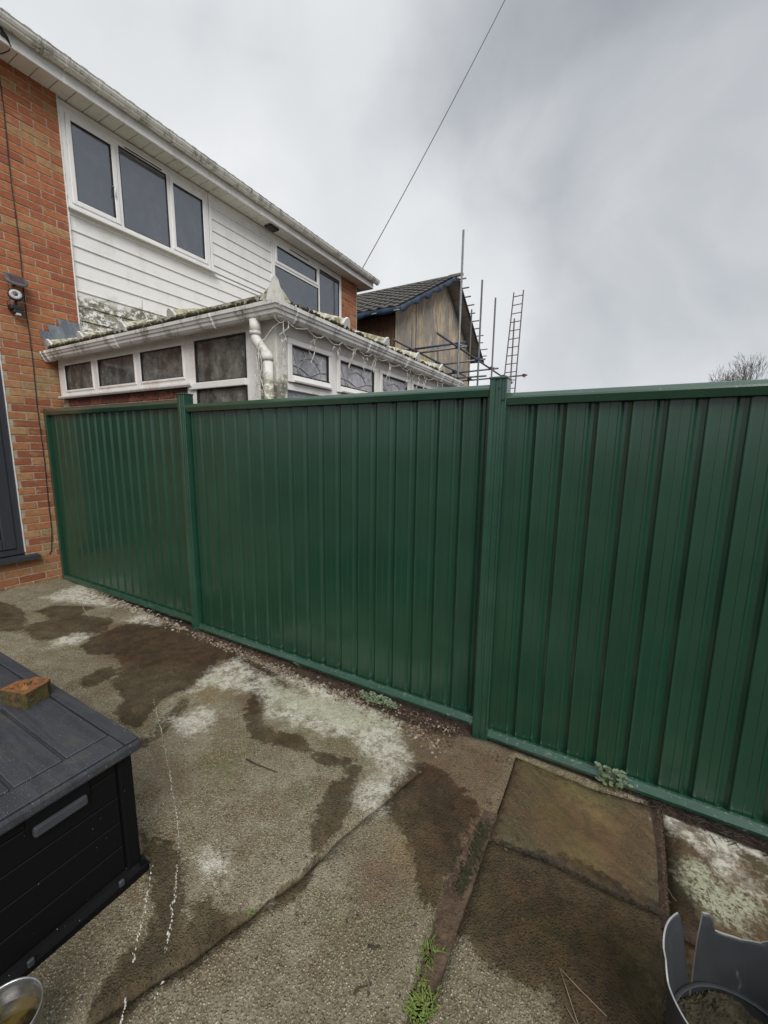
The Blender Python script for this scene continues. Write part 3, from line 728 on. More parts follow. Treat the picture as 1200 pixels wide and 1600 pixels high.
def post(x, zt, zb, near=True):
    w_ = .082; y0, y1 = -.040, .04
    pf = [(0, y0+.004), (.004, y0), (.026, y0), (.030, y0+.006), (.044, y0+.006), (.047, y0), (w_-.026, y0), (w_-.023, y0+.006), (w_-.010, y0+.006), (w_-.007, y0), (w_-.003, y0), (w_, y0+.004), (w_, y1), (0, y1)]
    b = MB(); b.sweep([(px-w_/2, py) for px, py in pf], (x, 0, zb), (x, 0, zt), (1, 0, 0), (0, 1, 0)); p = b.build('fence_post', 'rail', fence)
    MB().box((x-w_/2-.004, y0-.004, zt), (x+w_/2+.004, y1+.004, zt+.012), .004, seg=2).build('post_cap', 'rail', p)
    for dx, dz in ((.006, .04), (.026, .095)):
        MB().tube([(x+dx, y0+.001, zt-dz), (x+dx, y0-.004, zt-dz)], [.006, .0035], 8).build('screw', 'screw', p)
    return p
post(2.272, 1.875, -.06); post(4.662, 1.825, -.10); post(7.04, 1.80, -.1)
MB().box((0.004, -.03, 0.0), (.045, .03, 1.845), .003).build('wall_channel', 'fence', fence)

# ------------------------------------------------------------------ house
house = thing('brick_house', 'two storey house with red brick wall and white boarded upper floor', 'house', (0, 3, 0))
ZT = 4.93                      # underside of the eaves
wb = MB(); wb.box((-.3, -.3145, -.1), (-.0045, .385, ZT+.1)); wb.box((-.3, -3.0, -.1), (-.0047, -1.2505, ZT+.1)); wb.box((-.3, -1.25, 2.3805), (-.0049, -.315, ZT+.1)); wb.box((-.3, -1.25, -.1), (-.0049, -.315, .355)); wb.build('rear_wall', 'mortar', house)
wall = [o for o in C.objects if o.name == 'rear_wall'][0]; wall.name = 'brick_wall'
MB().box((-.3, .39, -.1), (-.055, 5.27, ZT+.1)).build('upper_wall', 'room', house)
# ---- bricks
def brick_mesh(name, L, H, D, seed, mat):
    rn = random.Random(seed); b = MB(); b.box((0, 0, 0), (D, L, H), .003)
    for v in b.bm.verts: v.co += Vector((rn.uniform(-.0008, .0008), rn.uniform(-.0015, .0015), rn.uniform(-.0012, .0012)))
    bmesh.ops.recalc_face_normals(b.bm, faces=b.bm.faces[:]); me = bpy.data.meshes.new(name); b.bm.to_mesh(me); b.bm.free(); me.materials.append(M[mat]); return me
BL, BH, BC = .215, .065, .075
full = [brick_mesh('brick', BL, BH, .06, s, 'brick') for s in range(6)]
half = [brick_mesh('brick', .1025, BH, .06, 20+s, 'brick') for s in range(4)]
DOOR = (-1.25, -.315, .36, 2.38)
cands = []
for row in range(66):
    z = .01+row*BC
    y = .385-(BL if row % 2 == 0 else .1025); hf = row % 2
    first = True
    while y > -2.2:
        L = .1025 if (hf and first) else BL
        seg = [(y, y+L)]
        if z+BH > DOOR[2]-.03 and z < DOOR[3]-.01:
            seg = [(max(a, DOOR[1]), b) for a, b in seg if b > DOOR[1]+.03] + [(a, min(b, DOOR[0])) for a, b in seg if a < DOOR[0]-.03]
        for a, b in seg: cands.append((z, a, b-a))
        first = False; y -= .225 if True else 0
restb = MB(); nvis = 0
wall_kids = []
for z, y, L in cands:
    vis = seen((0, y+L, z+.03), 4) or seen((0, y+L*.5, z+.03), 4)
    if vis and nvis < 300:
        if abs(L-BL) < .002: me = random.choice(full)
        elif abs(L-.1025) < .002: me = random.choice(half)
        else: me = brick_mesh('brick', L, BH, .06, int(z*100), 'brick')
        o = bpy.data.objects.new('brick', me); o.location = (-.06+random.uniform(-.0015, .0015), y, z); link(o, wall); nvis += 1
    else: restb.box((-.06, y, z), (0, y+L, z+BH))
restb.build('hidden_brick', 'brick', wall, kind='stuff')
# far brick pier
pier = MB().box((-.3, 5.275, 2.2), (-.0045, 5.862, ZT+.1)).build('brick_pier', 'mortar', house)
for row in range(36):
    z = 2.26+row*BC; ys_ = [(5.28, BL), (5.505, BL), (5.73, .14)] if row % 2 else [(5.28, .1025), (5.39, BL), (5.615, BL), (5.84, .03)]
    for y, L in ys_:
        if abs(L-BL) < .001: me = random.choice(full)
        elif L > .12: me = half[0]
        elif L > .05: me = half[1]
        else: continue
        o = bpy.data.objects.new('brick', me); o.location = (-.06, y, z); link(o, pier)
# jagged white sealant where boards meet brick
sb = MB(); z = 2.4
while z < ZT:
    h = random.uniform(.03, .09); sb.box((-.05, .383, z), (.004+random.uniform(0, .004), .392+random.uniform(0, .006), z+h)); z += h
sb.build('corner_sealant', 'upvc', house)
# ---- boards
W1 = (.40, 2.13, 3.94, 4.87); W2 = (3.35, 5.25, 3.94, 4.87)
def board(y0, y1, z0, z1):
    lip = .008
    pf = [(-.045, z0-.004), (-.016, z0-.004), (-.014, z0+.004), (-.022, z0+.010), (-.028, z1-.012), (-.034, z1-.004), (-.045, z1-.004)]
    b = MB(); b.sweep([(x, z) for x, z in pf], (0, y0, 0), (0, y1, 0), (1, 0, 0), (0, 0, 1)); b.build('cladding_board', 'cladding', house)
z = 3.94-.15*10-.06
zs = [3.73+.15*i for i in range(-8, 9)]
for z0 in zs:
    z1 = min(z0+.15, ZT)
    if z0 > ZT-.02: continue
    if z1 <= 3.94: board(.39, 5.27, z0, z1)
    elif z0 < 3.94:
        board(.39, 5.27, z0, 3.935); 
        board(W1[1]+.05, W2[0]-.02, 3.94, z1)
    else: board(W1[1]+.05, W2[0]-.02, z0, z1)
MB().box((-.045, W1[1]+.012, 3.92), (-.004, W1[1]+.05, ZT), .003).build('edge_trim', 'upvc', house)
MB().box((-.045, W2[0]-.024, 3.92), (-.008, W2[0]-.004, ZT), .003).build('edge_trim', 'upvc', house)
MB().box((-.045, W2[1]+.004, 3.5), (-.002, W2[1]+.028, ZT), .003).build('edge_trim', 'upvc', house)
MB().box((-.045, .40, W1[3]+.004), (-.012, W2[1], ZT), .003).build('head_trim', 'upvc', house)

def frame_ring(b, y0, y1, z0, z1, wd, x0, x1, bev=.004):
    b.box((x0, y0, z0), (x1, y0+wd, z1), bev); b.box((x0, y1-wd, z0), (x1, y1, z1), bev)
    b.box((x0, y0+wd-.001, z0), (x1-.0006, y1-wd+.001, z0+wd), bev); b.box((x0, y0+wd-.001, z1-wd), (x1-.0006, y1-wd+.001, z1), bev)
def window(Wn, lights, sill=True):
    y0, y1, z0, z1 = Wn
    b = MB(); frame_ring(b, y0, y1, z0, z1, .045, -.05, -.002)
    for (a, c_, lo, hi, sash) in lights:
        if a > y0+.06: b.box((-.05, a-.035, lo-.02), (-.0035, a+.0, hi+.02), .003)
    win = b.build('window', 'upvc', house)
    for (a, c_, lo, hi, sash) in lights:
        iw = .0
        if sash:
            s_ = MB(); frame_ring(s_, a, c_, lo, hi, .048, -.04, .010, .006); s_.build('sash', 'upvc', win); iw = .046
        g = MB(); frame_ring(g, a+iw, c_-iw, lo+iw, hi-iw, .007, -.03, .002-.006*(not sash), 0); g.build('glazing_seal', 'seal', win)
        MB().box((-.022, a+iw, lo+iw), (-.016, c_-iw, hi-iw)).build('pane', 'glass', win)
        MB().box((-.046, a+.01, hi-.12-iw), (-.038, c_-.01, hi-.01)).build('blind', 'blind', win)
    if sill:
        pf = [(-.05, 0), (.055, -.012), (.055, -.032), (.045, -.032), (.045, -.02), (-.05, -.012)]
        MB().sweep([(x, z) for x, z in pf], (0, y0-.01, z0), (0, y1+.06, z0), (1, 0, 0), (0, 0, 1)).build('window_sill', 'upvc', win)
    return win
w1 = window(W1, [(.445, .925, 3.985, 4.825, True), (.965, 1.53, 3.985, 4.825, False), (1.565, 2.085, 3.985, 4.825, True)])
MB().box((.0, 1.02, 4.845), (.012, 1.48, 4.862), .003).build('trickle_vent', 'upvc', w1)
MB().box((.001, 1.03, 4.835), (.008, 1.47, 4.8445)).build('vent_slot', 'seal', w1)
MB().tube([(-.005, .875, 4.36), (.022, .88, 4.36), (.024, .88, 4.25)], .008, 6).build('window_handle', 'upvc', w1)
w2 = window(W2, [(3.395, 4.525, 4.50, 4.825, True), (3.395, 4.525, 3.985, 4.465, False), (4.575, 5.205, 3.985, 4.825, False)])
MB().box((-.05, 3.39, 4.462), (-.0032, 4.54, 4.503), .003).build('transom', 'upvc', w2)
MB().box((.0, 3.75, 4.845), (.012, 4.25, 4.862), .003).build('trickle_vent', 'upvc', w2)
MB().box((.001, 3.76, 4.835), (.008, 4.24, 4.8445)).build('vent_slot', 'seal', w2)
# rooms behind the glass
for a, c_ in ((W1[0]+.02, W1[1]-.02), (W2[0]+.02, W2[1]-.02)):
    pass
cu = MB()
for k in range(14): cu.tube([(-.046+.004*math.sin(k*2.2), 1.80+k*.022, 3.99), (-.046+.004*math.sin(k*2.2+.5), 1.80+k*.021, 4.80)], .010, 6)
cu.build('curtain', 'curtain', w1)
orn = MB()
for (y, h) in ((1.78, .07), (1.84, .10), (1.70, .04)): orn.lathe([(0, 0), (.014, 0), (.018, h*.3), (.012, h*.6), (.016, h*.8), (0, h)], (-.043, y, 4.03), 12)
tag(orn.build('ornament', 'curtain'), 'little pale figures on the ledge inside the left upstairs window', 'ornament')
orn = MB()
for (y, h) in ((4.85, .16), (4.75, .09), (4.95, .11), (5.03, .06)): orn.lathe([(0, 0), (.016, 0), (.019, h*.3), (.014, h*.65), (.018, h*.8), (0, h)], (-.043, y, 4.03), 12)
tag(orn.build('ornament', 'curtain'), 'pale bottles on the ledge inside the narrow right-hand upstairs pane', 'ornament')

# ---- eaves
EX = .245; EY1 = 6.12
sp = MB().box((-.30, -3.0, ZT+.035), (EX-.005, EY1-.01, ZT+.05)).build('soffit_backing', 'dark', house)
y = -1.2; i = 0
while y < EY1-.02:
    L = min(.148, EY1-.012-y)
    MB().box((-.045, y, ZT+.012), (EX-.012, y+L, ZT+.022), .0025).build('soffit_board', 'soffit', house); y += .1525
MB().box((-.05, 5.87, ZT+.002), (EX-.014, EY1-.012, ZT+.010)).build('soffit_end', 'soffit', house)
MB().box((EX-.010, -3, ZT-.012), (EX+.012, EY1, ZT+.17), .003).build('fascia', 'fascia', house)
MB().box((-.30, EY1-.008, ZT-.012), (EX-.0105, EY1+.012, ZT+.17), .003).build('fascia_end', 'fascia', house)
MB().box((EX+.010, .335, ZT-.016), (EX+.0165, .365, ZT+.168), .001).build('fascia_joint', 'fascia', house)
MB().box((EX+.010, 2.86, ZT-.016), (EX+.0165, 2.90, ZT+.168), .001).build('fascia_joint', 'fascia', house)
GZ = ZT+.155; GX = EX+.012
gprof = [(0, 0), (.004, 0), (.008, -.045), (.022, -.066), (.055, -.070), (.078, -.060), (.084, -.044), (.092, -.040), (.104, -.018), (.106, .004), (.112, .006), (.112, .010), (.100, .010), (.099, -.014), (.086, -.036), (.078, -.040), (.072, -.054), (.052, -.063), (.026, -.059), (.014, -.042), (.010, .004), (0, .006)]
gut = MB().sweep(gprof, (GX, -3, GZ), (GX, 6.2, GZ), (1, 0, 0), (0, 0, 1)).build('gutter', 'gutter', house)
def gbracket(y, wd=.022):
    pf = [(x*1.05, z*1.05-.002) for x, z in gprof[2:11]]+[(.118, .014), (.095, .016)]
    pf = [(-.001, .002)]+pf+[(.09, -.0)]+[(x*.97, z*.97) for x, z in gprof[15:20]]
    b = MB(); outer = [(x*1.06+.001, z*1.06-.003) for x, z in gprof[1:12]]; inner = [(x, z) for x, z in gprof[1:12]]
    b.sweep(outer+inner[::-1], (GX, y, GZ), (GX, y+wd, GZ), (1, 0, 0), (0, 0, 1)); b.build('gutter_bracket', 'gutter', gut)
for y in (-.55, .12, .34, .62, 1.42, 2.33, 2.75, 3.7, 4.8, 5.75): gbracket(y)
gbracket(.17, .05); gbracket(2.70, .05); gbracket(6.18, .03)
# roof of concrete tiles that just shows above the gutter
rp = 24; tb = MB(); ct, st_ = math.cos(R_(rp)), math.sin(R_(rp))
def roof_tile(b, y, k, L=.36, wd=.30):
    ox, oz = EX+.055-k*.31*ct, ZT+.185+k*.31*st_
    u = Vector((-ct, 0, st_)); nn = Vector((st_, 0, ct)); v = Vector((0, 1, 0)); a = []; c_ = []
    for j in range(7):
        t = j/6; hgt = .018*math.sin(t*math.pi*2)**2
        p = Vector((ox, y+t*wd*.98, oz))+nn*(.016+hgt); a.append(b.bm.verts.new(p)); c_.append(b.bm.verts.new(p+u*L-nn*.014))
    lo = [b.bm.verts.new(Vector((ox, y+j/6*wd*.98, oz))-nn*.004) for j in range(7)]
    for j in range(6):
        b.bm.faces.new((a[j], a[j+1], c_[j+1], c_[j])); b.bm.faces.new((lo[j], lo[j+1], a[j+1], a[j]))
rt = MB().prism([(EX+.03, -3, ZT+.172), (EX+.03, 6.12, ZT+.172), (-3.6, 6.12, ZT+.172+3.83*math.tan(R_(rp))), (-3.6, -3, ZT+.172+3.83*math.tan(R_(rp)))], (0, 0, -.03)).build('roof', 'tile', house)
for k in range(12):
    y = -3
    while y < 6.1: roof_tile(tb, y, k); y += .30
tb.build('roof_tile', 'tile', rt, kind='stuff')
mb_ = MB()
for _ in range(240):
    y = random.uniform(-.4, 6.1); r = random.uniform(.004, .011)
    g = bmesh.ops.create_icosphere(mb_.bm, subdivisions=1, radius=r); bmesh.ops.translate(mb_.bm, vec=(GX+random.uniform(.06, .1), y, GZ+.004+r*.3), verts=g['verts'])
mb_.build('gutter_moss', 'moss', gut, kind='stuff')
# body of the house behind
MB().box((-7, -2.9, -.1), (-.31, 5.86, ZT)).build('house_core', 'room', house)
MB().box((-.28, 5.863, -.1), (-.012, 5.87, ZT)).build('gable_end', 'dark_brick', house)
# soffit lamp
sl = MB(); sl.box((.04, 3.13, ZT-.022), (.17, 3.33, ZT+.008), .006)
tag(sl.build('soffit_vent', 'black'), 'small black square fitting under the white eaves', 'vent')

# ---- door
door = MB(); y1 = DOOR[1]; y0 = DOOR[0]
frame_ring(door, y0, y1-.003, DOOR[2]+.02, DOOR[3], .06, -.09, -.015, .005); door = door.build('door', 'door', house)
dl_ = MB(); frame_ring(dl_, y0+.058, y1-.061, DOOR[2]+.085, DOOR[3]-.062, .105, -.085, -.004, .008)
dl_.box((-.084, y0+.16, 1.16), (-.0045, y1-.164, 1.30), .008); dl_.build('door_leaf', 'door', door)
MB().box((-.07, y0+.15, .52), (-.03, y1-.155, 1.18), .003).build('door_panel', 'door', door)
pm = MB(); frame_ring(pm, y0+.17, y1-.172, .55, 1.155, .03, -.04, -.016, .006); pm.build('door_moulding', 'door', door)
MB().box((-.062, y0+.15, 1.28), (-.05, y1-.155, 2.23)).build('pane', 'doorglass', door)
MB().sweep([(-.09, 0), (.085, -.012), (.085, -.045), (.07, -.045), (.07, -.03), (-.09, -.03)], (0, y0-.02, DOOR[2]+.015), (0, y1+.09, DOOR[2]+.015), (1, 0, 0), (0, 0, 1)).build('door_sill', 'door', door)
se = MB(); z = .4
while z < 2.42:
    h = random.uniform(.02, .06); se.box((-.03, y1-.002, z), (-.001+random.uniform(0, .003), y1+random.uniform(.0005, .004), z+h)); z += h
se.box((-.04, y0, DOOR[3]+.002), (.006, y1+.01, DOOR[3]+.03), .003)
se.build('door_sealant', 'upvc', door)

# ---- cable down the wall
cp = [(.42, -.35, 5.35), (.34, -.22, 5.1), (EX+.02, -.10, ZT+.06), (EX+.016, -.05, ZT-.006), (.20, -.045, ZT-.012), (.12, -.06, ZT-.01), (.05, -.085, ZT-.012), (.01, -.075, ZT-.05)]
z = ZT-.15; k = 0
while z > .45:
    cp.append((.006, -.062-.012*(ZT-z)/4.5+.004*math.sin(k*1.3), z)); z -= .22; k += 1
cp += [(.006, -.10, .37), (.006, -.12, .33)]
tag(MB().tube(cp, .0042, 6).build('wall_cable', 'cable'), 'thin black cable running down the red brick wall from the eaves', 'cable')
kb = MB().tube([(EX+.03, -.16, ZT+.12), (EX+.022, -.08, ZT+.045), (EX+.018, -.06, ZT+.01)], [.006, .013, .006], 8)
kb.box((EX+.012, -.12, ZT+.03), (EX+.03, -.085, ZT+.05), .003)
tag(kb.build('cable_clamp', 'black'), 'black wire clamp fixed on the white fascia over the brick', 'clamp')

# ---- solar light
sol = thing('solar_light', 'black solar security lamp with round head on brick wall', 'lamp', (0, -.17, 2.8))
hp = MB().lathe([(0, 0), (.050, 0), (.058, .006), (.058, .016), (.048, .026), (0, .03)], (0, 0, 0), 28)
bmesh.ops.rotate(hp.bm, verts=hp.bm.verts[:], cent=(0, 0, 0), matrix=Matrix.Rotation(R_(80), 3, 'Y') @ Matrix.Rotation(0, 3, 'Z'))
bmesh.ops.rotate(hp.bm, verts=hp.bm.verts[:], cent=(0, 0, 0), matrix=Matrix.Rotation(R_(-22), 3, 'Z'))
bmesh.ops.translate(hp.bm, vec=(.075, -.165, 2.885), verts=hp.bm.verts[:]); head = hp.build('lamp_head', 'black', sol)
hr = MB().lathe([(0, .0275), (.018, .0275), (.020, .033), (.044, .0325), (.047, .028)], (0, 0, 0), 28)
bmesh.ops.rotate(hr.bm, verts=hr.bm.verts[:], cent=(0, 0, 0), matrix=Matrix.Rotation(R_(80), 3, 'Y'))
bmesh.ops.rotate(hr.bm, verts=hr.bm.verts[:], cent=(0, 0, 0), matrix=Matrix.Rotation(R_(-22), 3, 'Z'))
bmesh.ops.translate(hr.bm, vec=(.075, -.165, 2.885), verts=hr.bm.verts[:]); hr.build('led_ring', 'led', head)
MB().tube([(.07, -.165, 2.84), (.055, -.165, 2.79)], .012, 8).build('swivel_neck', 'black', sol)
MB().box((.004, -.215, 2.755), (.085, -.115, 2.80), .010, seg=2).build('mounting_body', 'black', sol)
MB().tube([(.0, -.165, 2.77), (.02, -.165, 2.77)], .035, 14).build('wall_plate', 'black', sol)
MB().box((.03, -.20, 2.72), (.095, -.125, 2.755), .008, seg=2).build('sensor_body', 'black', sol)
MB().box((.06, -.185, 2.703), (.10, -.145, 2.724), .006, seg=2).build('sensor_lens', 'lens', sol)
MB().tube([(.06, -.20, 2.85), (.04, -.225, 2.82), (.03, -.215, 2.78), (.03, -.19, 2.75)], .003, 5).build('lead', 'black', sol)
rx = Matrix.Rotation(R_(52), 3, 'Y')
pl = MB().lathe([(0, 0), (.085, 0), (.092, .006), (.09, .014), (.078, .018), (0, .018)], (0, 0, 0), 32)
bmesh.ops.scale(pl.bm, vec=(.85, 1.0, 1), verts=pl.bm.verts[:]); bmesh.ops.rotate(pl.bm, verts=pl.bm.verts[:], cent=(0, 0, 0), matrix=rx)
bmesh.ops.translate(pl.bm, vec=(.075, -.15, 3.02), verts=pl.bm.verts[:]); pn = pl.build('solar_panel', 'greyplastic', sol)
pc = MB().box((-.042, -.055, .0185), (.042, .055, .0205), .001); bmesh.ops.rotate(pc.bm, verts=pc.bm.verts[:], cent=(0, 0, 0), matrix=rx)
bmesh.ops.translate(pc.bm, vec=(.075, -.15, 3.02), verts=pc.bm.verts[:]); pc.build('solar_cell', 'solar', pn)
MB().tube([(.0, -.145, 2.99), (.05, -.145, 3.0), (.07, -.148, 3.015)], .009, 8).build('bracket', 'black', pn)

# ------------------------------------------------------------------ conservatory
cons = thing('conservatory', 'white conservatory with mossy roof behind the fence', 'conservatory', (1.5, 1.8, 0))
CY, CX, CE = .14, 3.09, 3.56            # side plane, front plane, far end
dwarf = MB().box((.0, CY+.022, -.05), (2.16, CY+.12, 1.955)).build('dwarf_wall', 'mortar', cons)
dfull = [brick_mesh('brick', BL, BH, .04, 40+s, 'dark_brick') for s in range(4)]
for row in range(4):
    z = 1.887-row*BC; x = .012 if row % 2 else .125
    while x+BL < 2.17:
        o = bpy.data.objects.new('brick', random.choice(dfull)); o.rotation_euler = (0, 0, -math.pi/2); o.location = (x, CY+.055, z); link(o, dwarf); x += .225
MB().box((2.14, CY+.02, -.05), (2.86, CY+.10, .6)).build('side_base', 'dark_brick', cons)
MB().box((CX-.12, CY+.1, -.05), (CX-.02, CE, .6)).build('front_base', 'dark_brick', cons)
fx = MB().sweep([(-.02, 0), (.10, .0), (.10, -.012), (.09, -.026), (.06, -.02), (-.02, -.016)], (.045, CY+.06, 1.985), (2.2, CY+.06, 1.985), (0, -1, 0), (0, 0, 1)).build('sill', 'cframe', cons)
def cbox(lo, hi, name='frame_bar', mat='cframe', bev=.006, par=None): return MB().box(lo, hi, bev, seg=2).build(name, mat, par or cons)
TOPZ = 2.365
sf = MB()                                         # side frame
sf.box((.02, CY, 1.986), (.165, CY+.06, 2.362), .004)
for a, b_ in ((.685, .80), (1.40, 1.50), (2.075, 2.235)): sf.box((a, CY, 1.9865), (b_, CY+.06, 2.362), .004)
sf.box((.16, CY+.001, 1.987), (2.235, CY+.06, 2.032), .004); sf.box((.16, CY+.001, 2.30), (2.86, CY+.06, 2.363), .004)
sf = sf.build('side_frame', 'cframe', cons)
for a, b_ in ((.145, .705), (.78, 1.42), (1.48, 2.095)):
    q = MB()
    for (u0, u1, v0, v1) in ((a, b_, 2.026, 2.045), (a, b_, 2.288, 2.306), (a, a+.02, 2.045, 2.29), (b_-.02, b_, 2.045, 2.29)): q.box((u0, CY-.008, v0), (u1, CY+.03, v1), .004)
    q.build('glazing_bead', 'cframe', sf)
    s_ = MB()
    for (u0, u1, v0, v1) in ((a+.02, b_-.02, 2.044, 2.050), (a+.02, b_-.02, 2.283, 2.289), (a+.02, a+.027, 2.050, 2.283), (b_-.027, b_-.02, 2.050, 2.283)): s_.box((u0, CY-.004, v0), (u1, CY+.03, v1))
    s_.build('glazing_seal', 'seal', sf)
    MB().box((a+.015, CY+.012, 2.035), (b_-.015, CY+.018, 2.295)).build('pane', 'cglass', sf)
# tall side light and corner post
cbox((2.795, CY-.001, .6), (2.93, CY+.08, 2.362), 'corner_post', 'cframe')
cbox((2.931, CY-.004, .0), (CX+.005, CY+.10, 2.362), 'corner_post', 'mossframe')
cbox((2.11, CY, .6), (2.235, CY+.06, 1.9855), 'frame_bar')
cbox((2.16, CY-.022, 1.935), (2.80, CY+.055, 1.985), 'transom')
for (z0, z1) in ((1.985, 2.30), (.65, 1.938)):
    s_ = MB()
    for (u0, u1, v0, v1) in ((2.23, 2.80, z0, z0+.008), (2.23, 2.80, z1-.008, z1), (2.23, 2.242, z0+.008, z1-.008), (2.788, 2.80, z0+.008, z1-.008)): s_.box((u0, CY-.004, v0), (u1, CY+.03, v1))
    s_.build('glazing_seal', 'seal', sf)
    MB().box((2.235, CY+.012, z0), (2.795, CY+.018, z1)).build('pane', 'cglass', sf)
# front lights
ff_ = MB(); ys2 = [CY+.10, .80, 1.515, 2.23, 2.94, 3.56]
ff_.box((CX-.06, CY+.10, 2.262), (CX-.001, CE, 2.363), .004); ff_.box((CX-.06, CY+.10, .6), (CX-.002, CE, .66), .004)
ff_.box((CX-.06, CY+.10, 1.90), (CX-.0015, CE, 1.955), .004)
for y in ys2[1:]: ff_.box((CX-.06, y-.03, .6), (CX, y+.03, 2.362), .004)
ff_ = ff_.build('front_frame', 'cframe', cons)
def vbox(b, y0, y1, z0, z1, x0, x1, bev=.004): b.box((x0, y0, z0), (x1, y1, z1), bev)
for a, b_ in zip(ys2, ys2[1:]):
    a += .03 if a > .3 else 0; b_ -= .03
    q = MB(); z0, z1 = 1.955, 2.262
    vbox(q, a+.005, b_-.005, z1-.045, z1-.004, CX-.04, CX+.014); vbox(q, a+.005, a+.048, z0, z1-.045, CX-.04, CX+.0135); vbox(q, b_-.048, b_-.005, z0, z1-.045, CX-.04, CX+.0135)
    q.sweep([(-.04, z0+.004), (.030, z0+.004), (.034, z0+.014), (.016, z0+.052), (-.04, z0+.056)], (CX, a+.046, 0), (CX, b_-.046, 0), (1, 0, 0), (0, 0, 1))
    sh = q.build('sash', 'cframe', ff_)
    s_ = MB(); vbox(s_, a+.048, b_-.048, z0+.056, z0+.062, CX-.03, CX+.006, 0); vbox(s_, a+.048, b_-.048, z1-.052, z1-.045, CX-.03, CX+.006, 0)
    vbox(s_, a+.048, a+.055, z0+.062, z1-.052, CX-.03, CX+.006, 0); vbox(s_, b_-.055, b_-.048, z0+.062, z1-.052, CX-.03, CX+.006, 0); s_.build('glazing_seal', 'seal', ff_)
    MB().box((CX-.02, a+.04, z0+.05), (CX-.014, b_-.04, z1-.04)).build('pane', 'fglass', ff_)
    MB().box((CX-.03, a, .66), (CX-.024, b_, 1.905)).build('pane', 'fglass', ff_)
    ls = MB(); ym = (a+b_)/2; hz = z0+.06; top_ = z1-.05; Wd = (b_-a)*.5-.06
    for sgn in (-1, 1):
        pts = [(CX-.010, ym+sgn*(Wd*.95-.02*math.sin(t*3.1)-Wd*.35*t*t), hz+(top_-hz)*(1-t)) for t in [i/8 for i in range(9)]]; ls.tube(pts, .0032, 5)
        pts = [(CX-.010, ym+sgn*(Wd*.45+.04*math.sin(t*6.2)), hz+(top_-hz)*t) for t in [i/8 for i in range(9)]]; ls.tube(pts, .0032, 5)
        ls.tube([(CX-.010, ym+sgn*Wd, hz+.07), (CX-.010, ym+sgn*Wd*.55, hz+.06), (CX-.010, ym+sgn*.01, hz+.02)], .0032, 5)
    ls.tube([(CX-.010, ym-Wd*.5, hz+.12), (CX-.010, ym, hz+.15), (CX-.010, ym+Wd*.5, hz+.12)], .0032, 5)
    ls.build('lead_strip', 'lead_strip', ff_)
    ms = MB()
    for _ in range(120):
        y = random.uniform(a+.05, b_-.05); r = random.uniform(.003, .007)
        if random.random() > .35+.65*math.exp(-((y-a-.05)*6)**2)+.6*math.exp(-((y-b_+.05)*8)**2): continue
        g = bmesh.ops.create_icosphere(ms.bm, subdivisions=1, radius=r); bmesh.ops.translate(ms.bm, vec=(CX+.008+random.uniform(-.006, .006), y, z0+.060), verts=g['verts'])
    ms.build('moss', 'moss', ff_, kind='stuff')
# soffit boards, fascia
MB().box((-.0, CY-.10, 2.364), (CX+.10, CY+.10, 2.378)).build('soffit', 'mossframe', cons)
MB().box((CX-.05, CY+.101, 2.364), (CX+.10, CE+.05, 2.378)).build('soffit', 'soffit', cons)
GO, GF = CY-.035, CX+.035
cg = [(0, .03), (0, -.01), (.006, -.035), (.020, -.052), (.045, -.060), (.068, -.056), (.082, -.040), (.086, -.022), (.094, -.016), (.100, .004), (.106, .006), (.106, .030), (.100, .030), (.096, .012), (.088, -.006), (.078, -.022), (.062, -.048), (.045, -.052), (.022, -.044), (.010, -.02), (.008, .03)]
GB = 2.388
gside = MB().sweep(cg, (.02, GO, GB), (GF-.005, GO, GB), (0, -1, 0), (0, 0, 1)).build('gutter', 'cgutter', cons)
gfront = MB().sweep(cg, (GF, GO+.005, GB), (GF, CE+.1, GB), (1, 0, 0), (0, 0, 1)).build('gutter', 'cgutter', cons)
# mitred corner piece
b = MB(); va = []
for (x, z) in cg:
    va.append((b.bm.verts.new((GF-.09, GO-x*1.04+.001, GB+z*1.04-.001)), b.bm.verts.new((GF+x*1.04, GO-x*1.04, GB+z*1.04-.001)), b.bm.verts.new((GF+x*1.04-.001, GO+.09, GB+z*1.04-.001))))
for i in range(len(va)):
    p, q = va[i], va[(i+1) % len(va)]
    b.bm.faces.new((p[0], q[0], q[1], p[1])); b.bm.faces.new((p[1], q[1], q[2], p[2]))
b.build('gutter_corner', 'cgutter', gfront)
def cclip(ax, t, wd=.02):
    o1 = [(x*1.05+.0005, z*1.06-.003) for x, z in cg[1:12]]; i1 = cg[1:12]; pf = o1+i1[::-1]
    b = MB()
    if ax == 'x': b.sweep(pf, (t, GO, GB), (t+wd, GO, GB), (0, -1, 0), (0, 0, 1))
    else: b.sweep(pf, (GF, t, GB), (GF, t+wd, GB), (1, 0, 0), (0, 0, 1))
    b.build('gutter_clip', 'upvc', gside if ax == 'x' else gfront)
for t in (.02, .11, 2.6): cclip('x', t, .012)
cclip('x', 1.28, .09)
for t in (.20, 1.15, 1.9, 2.9, 3.5): cclip('y', t, .014)
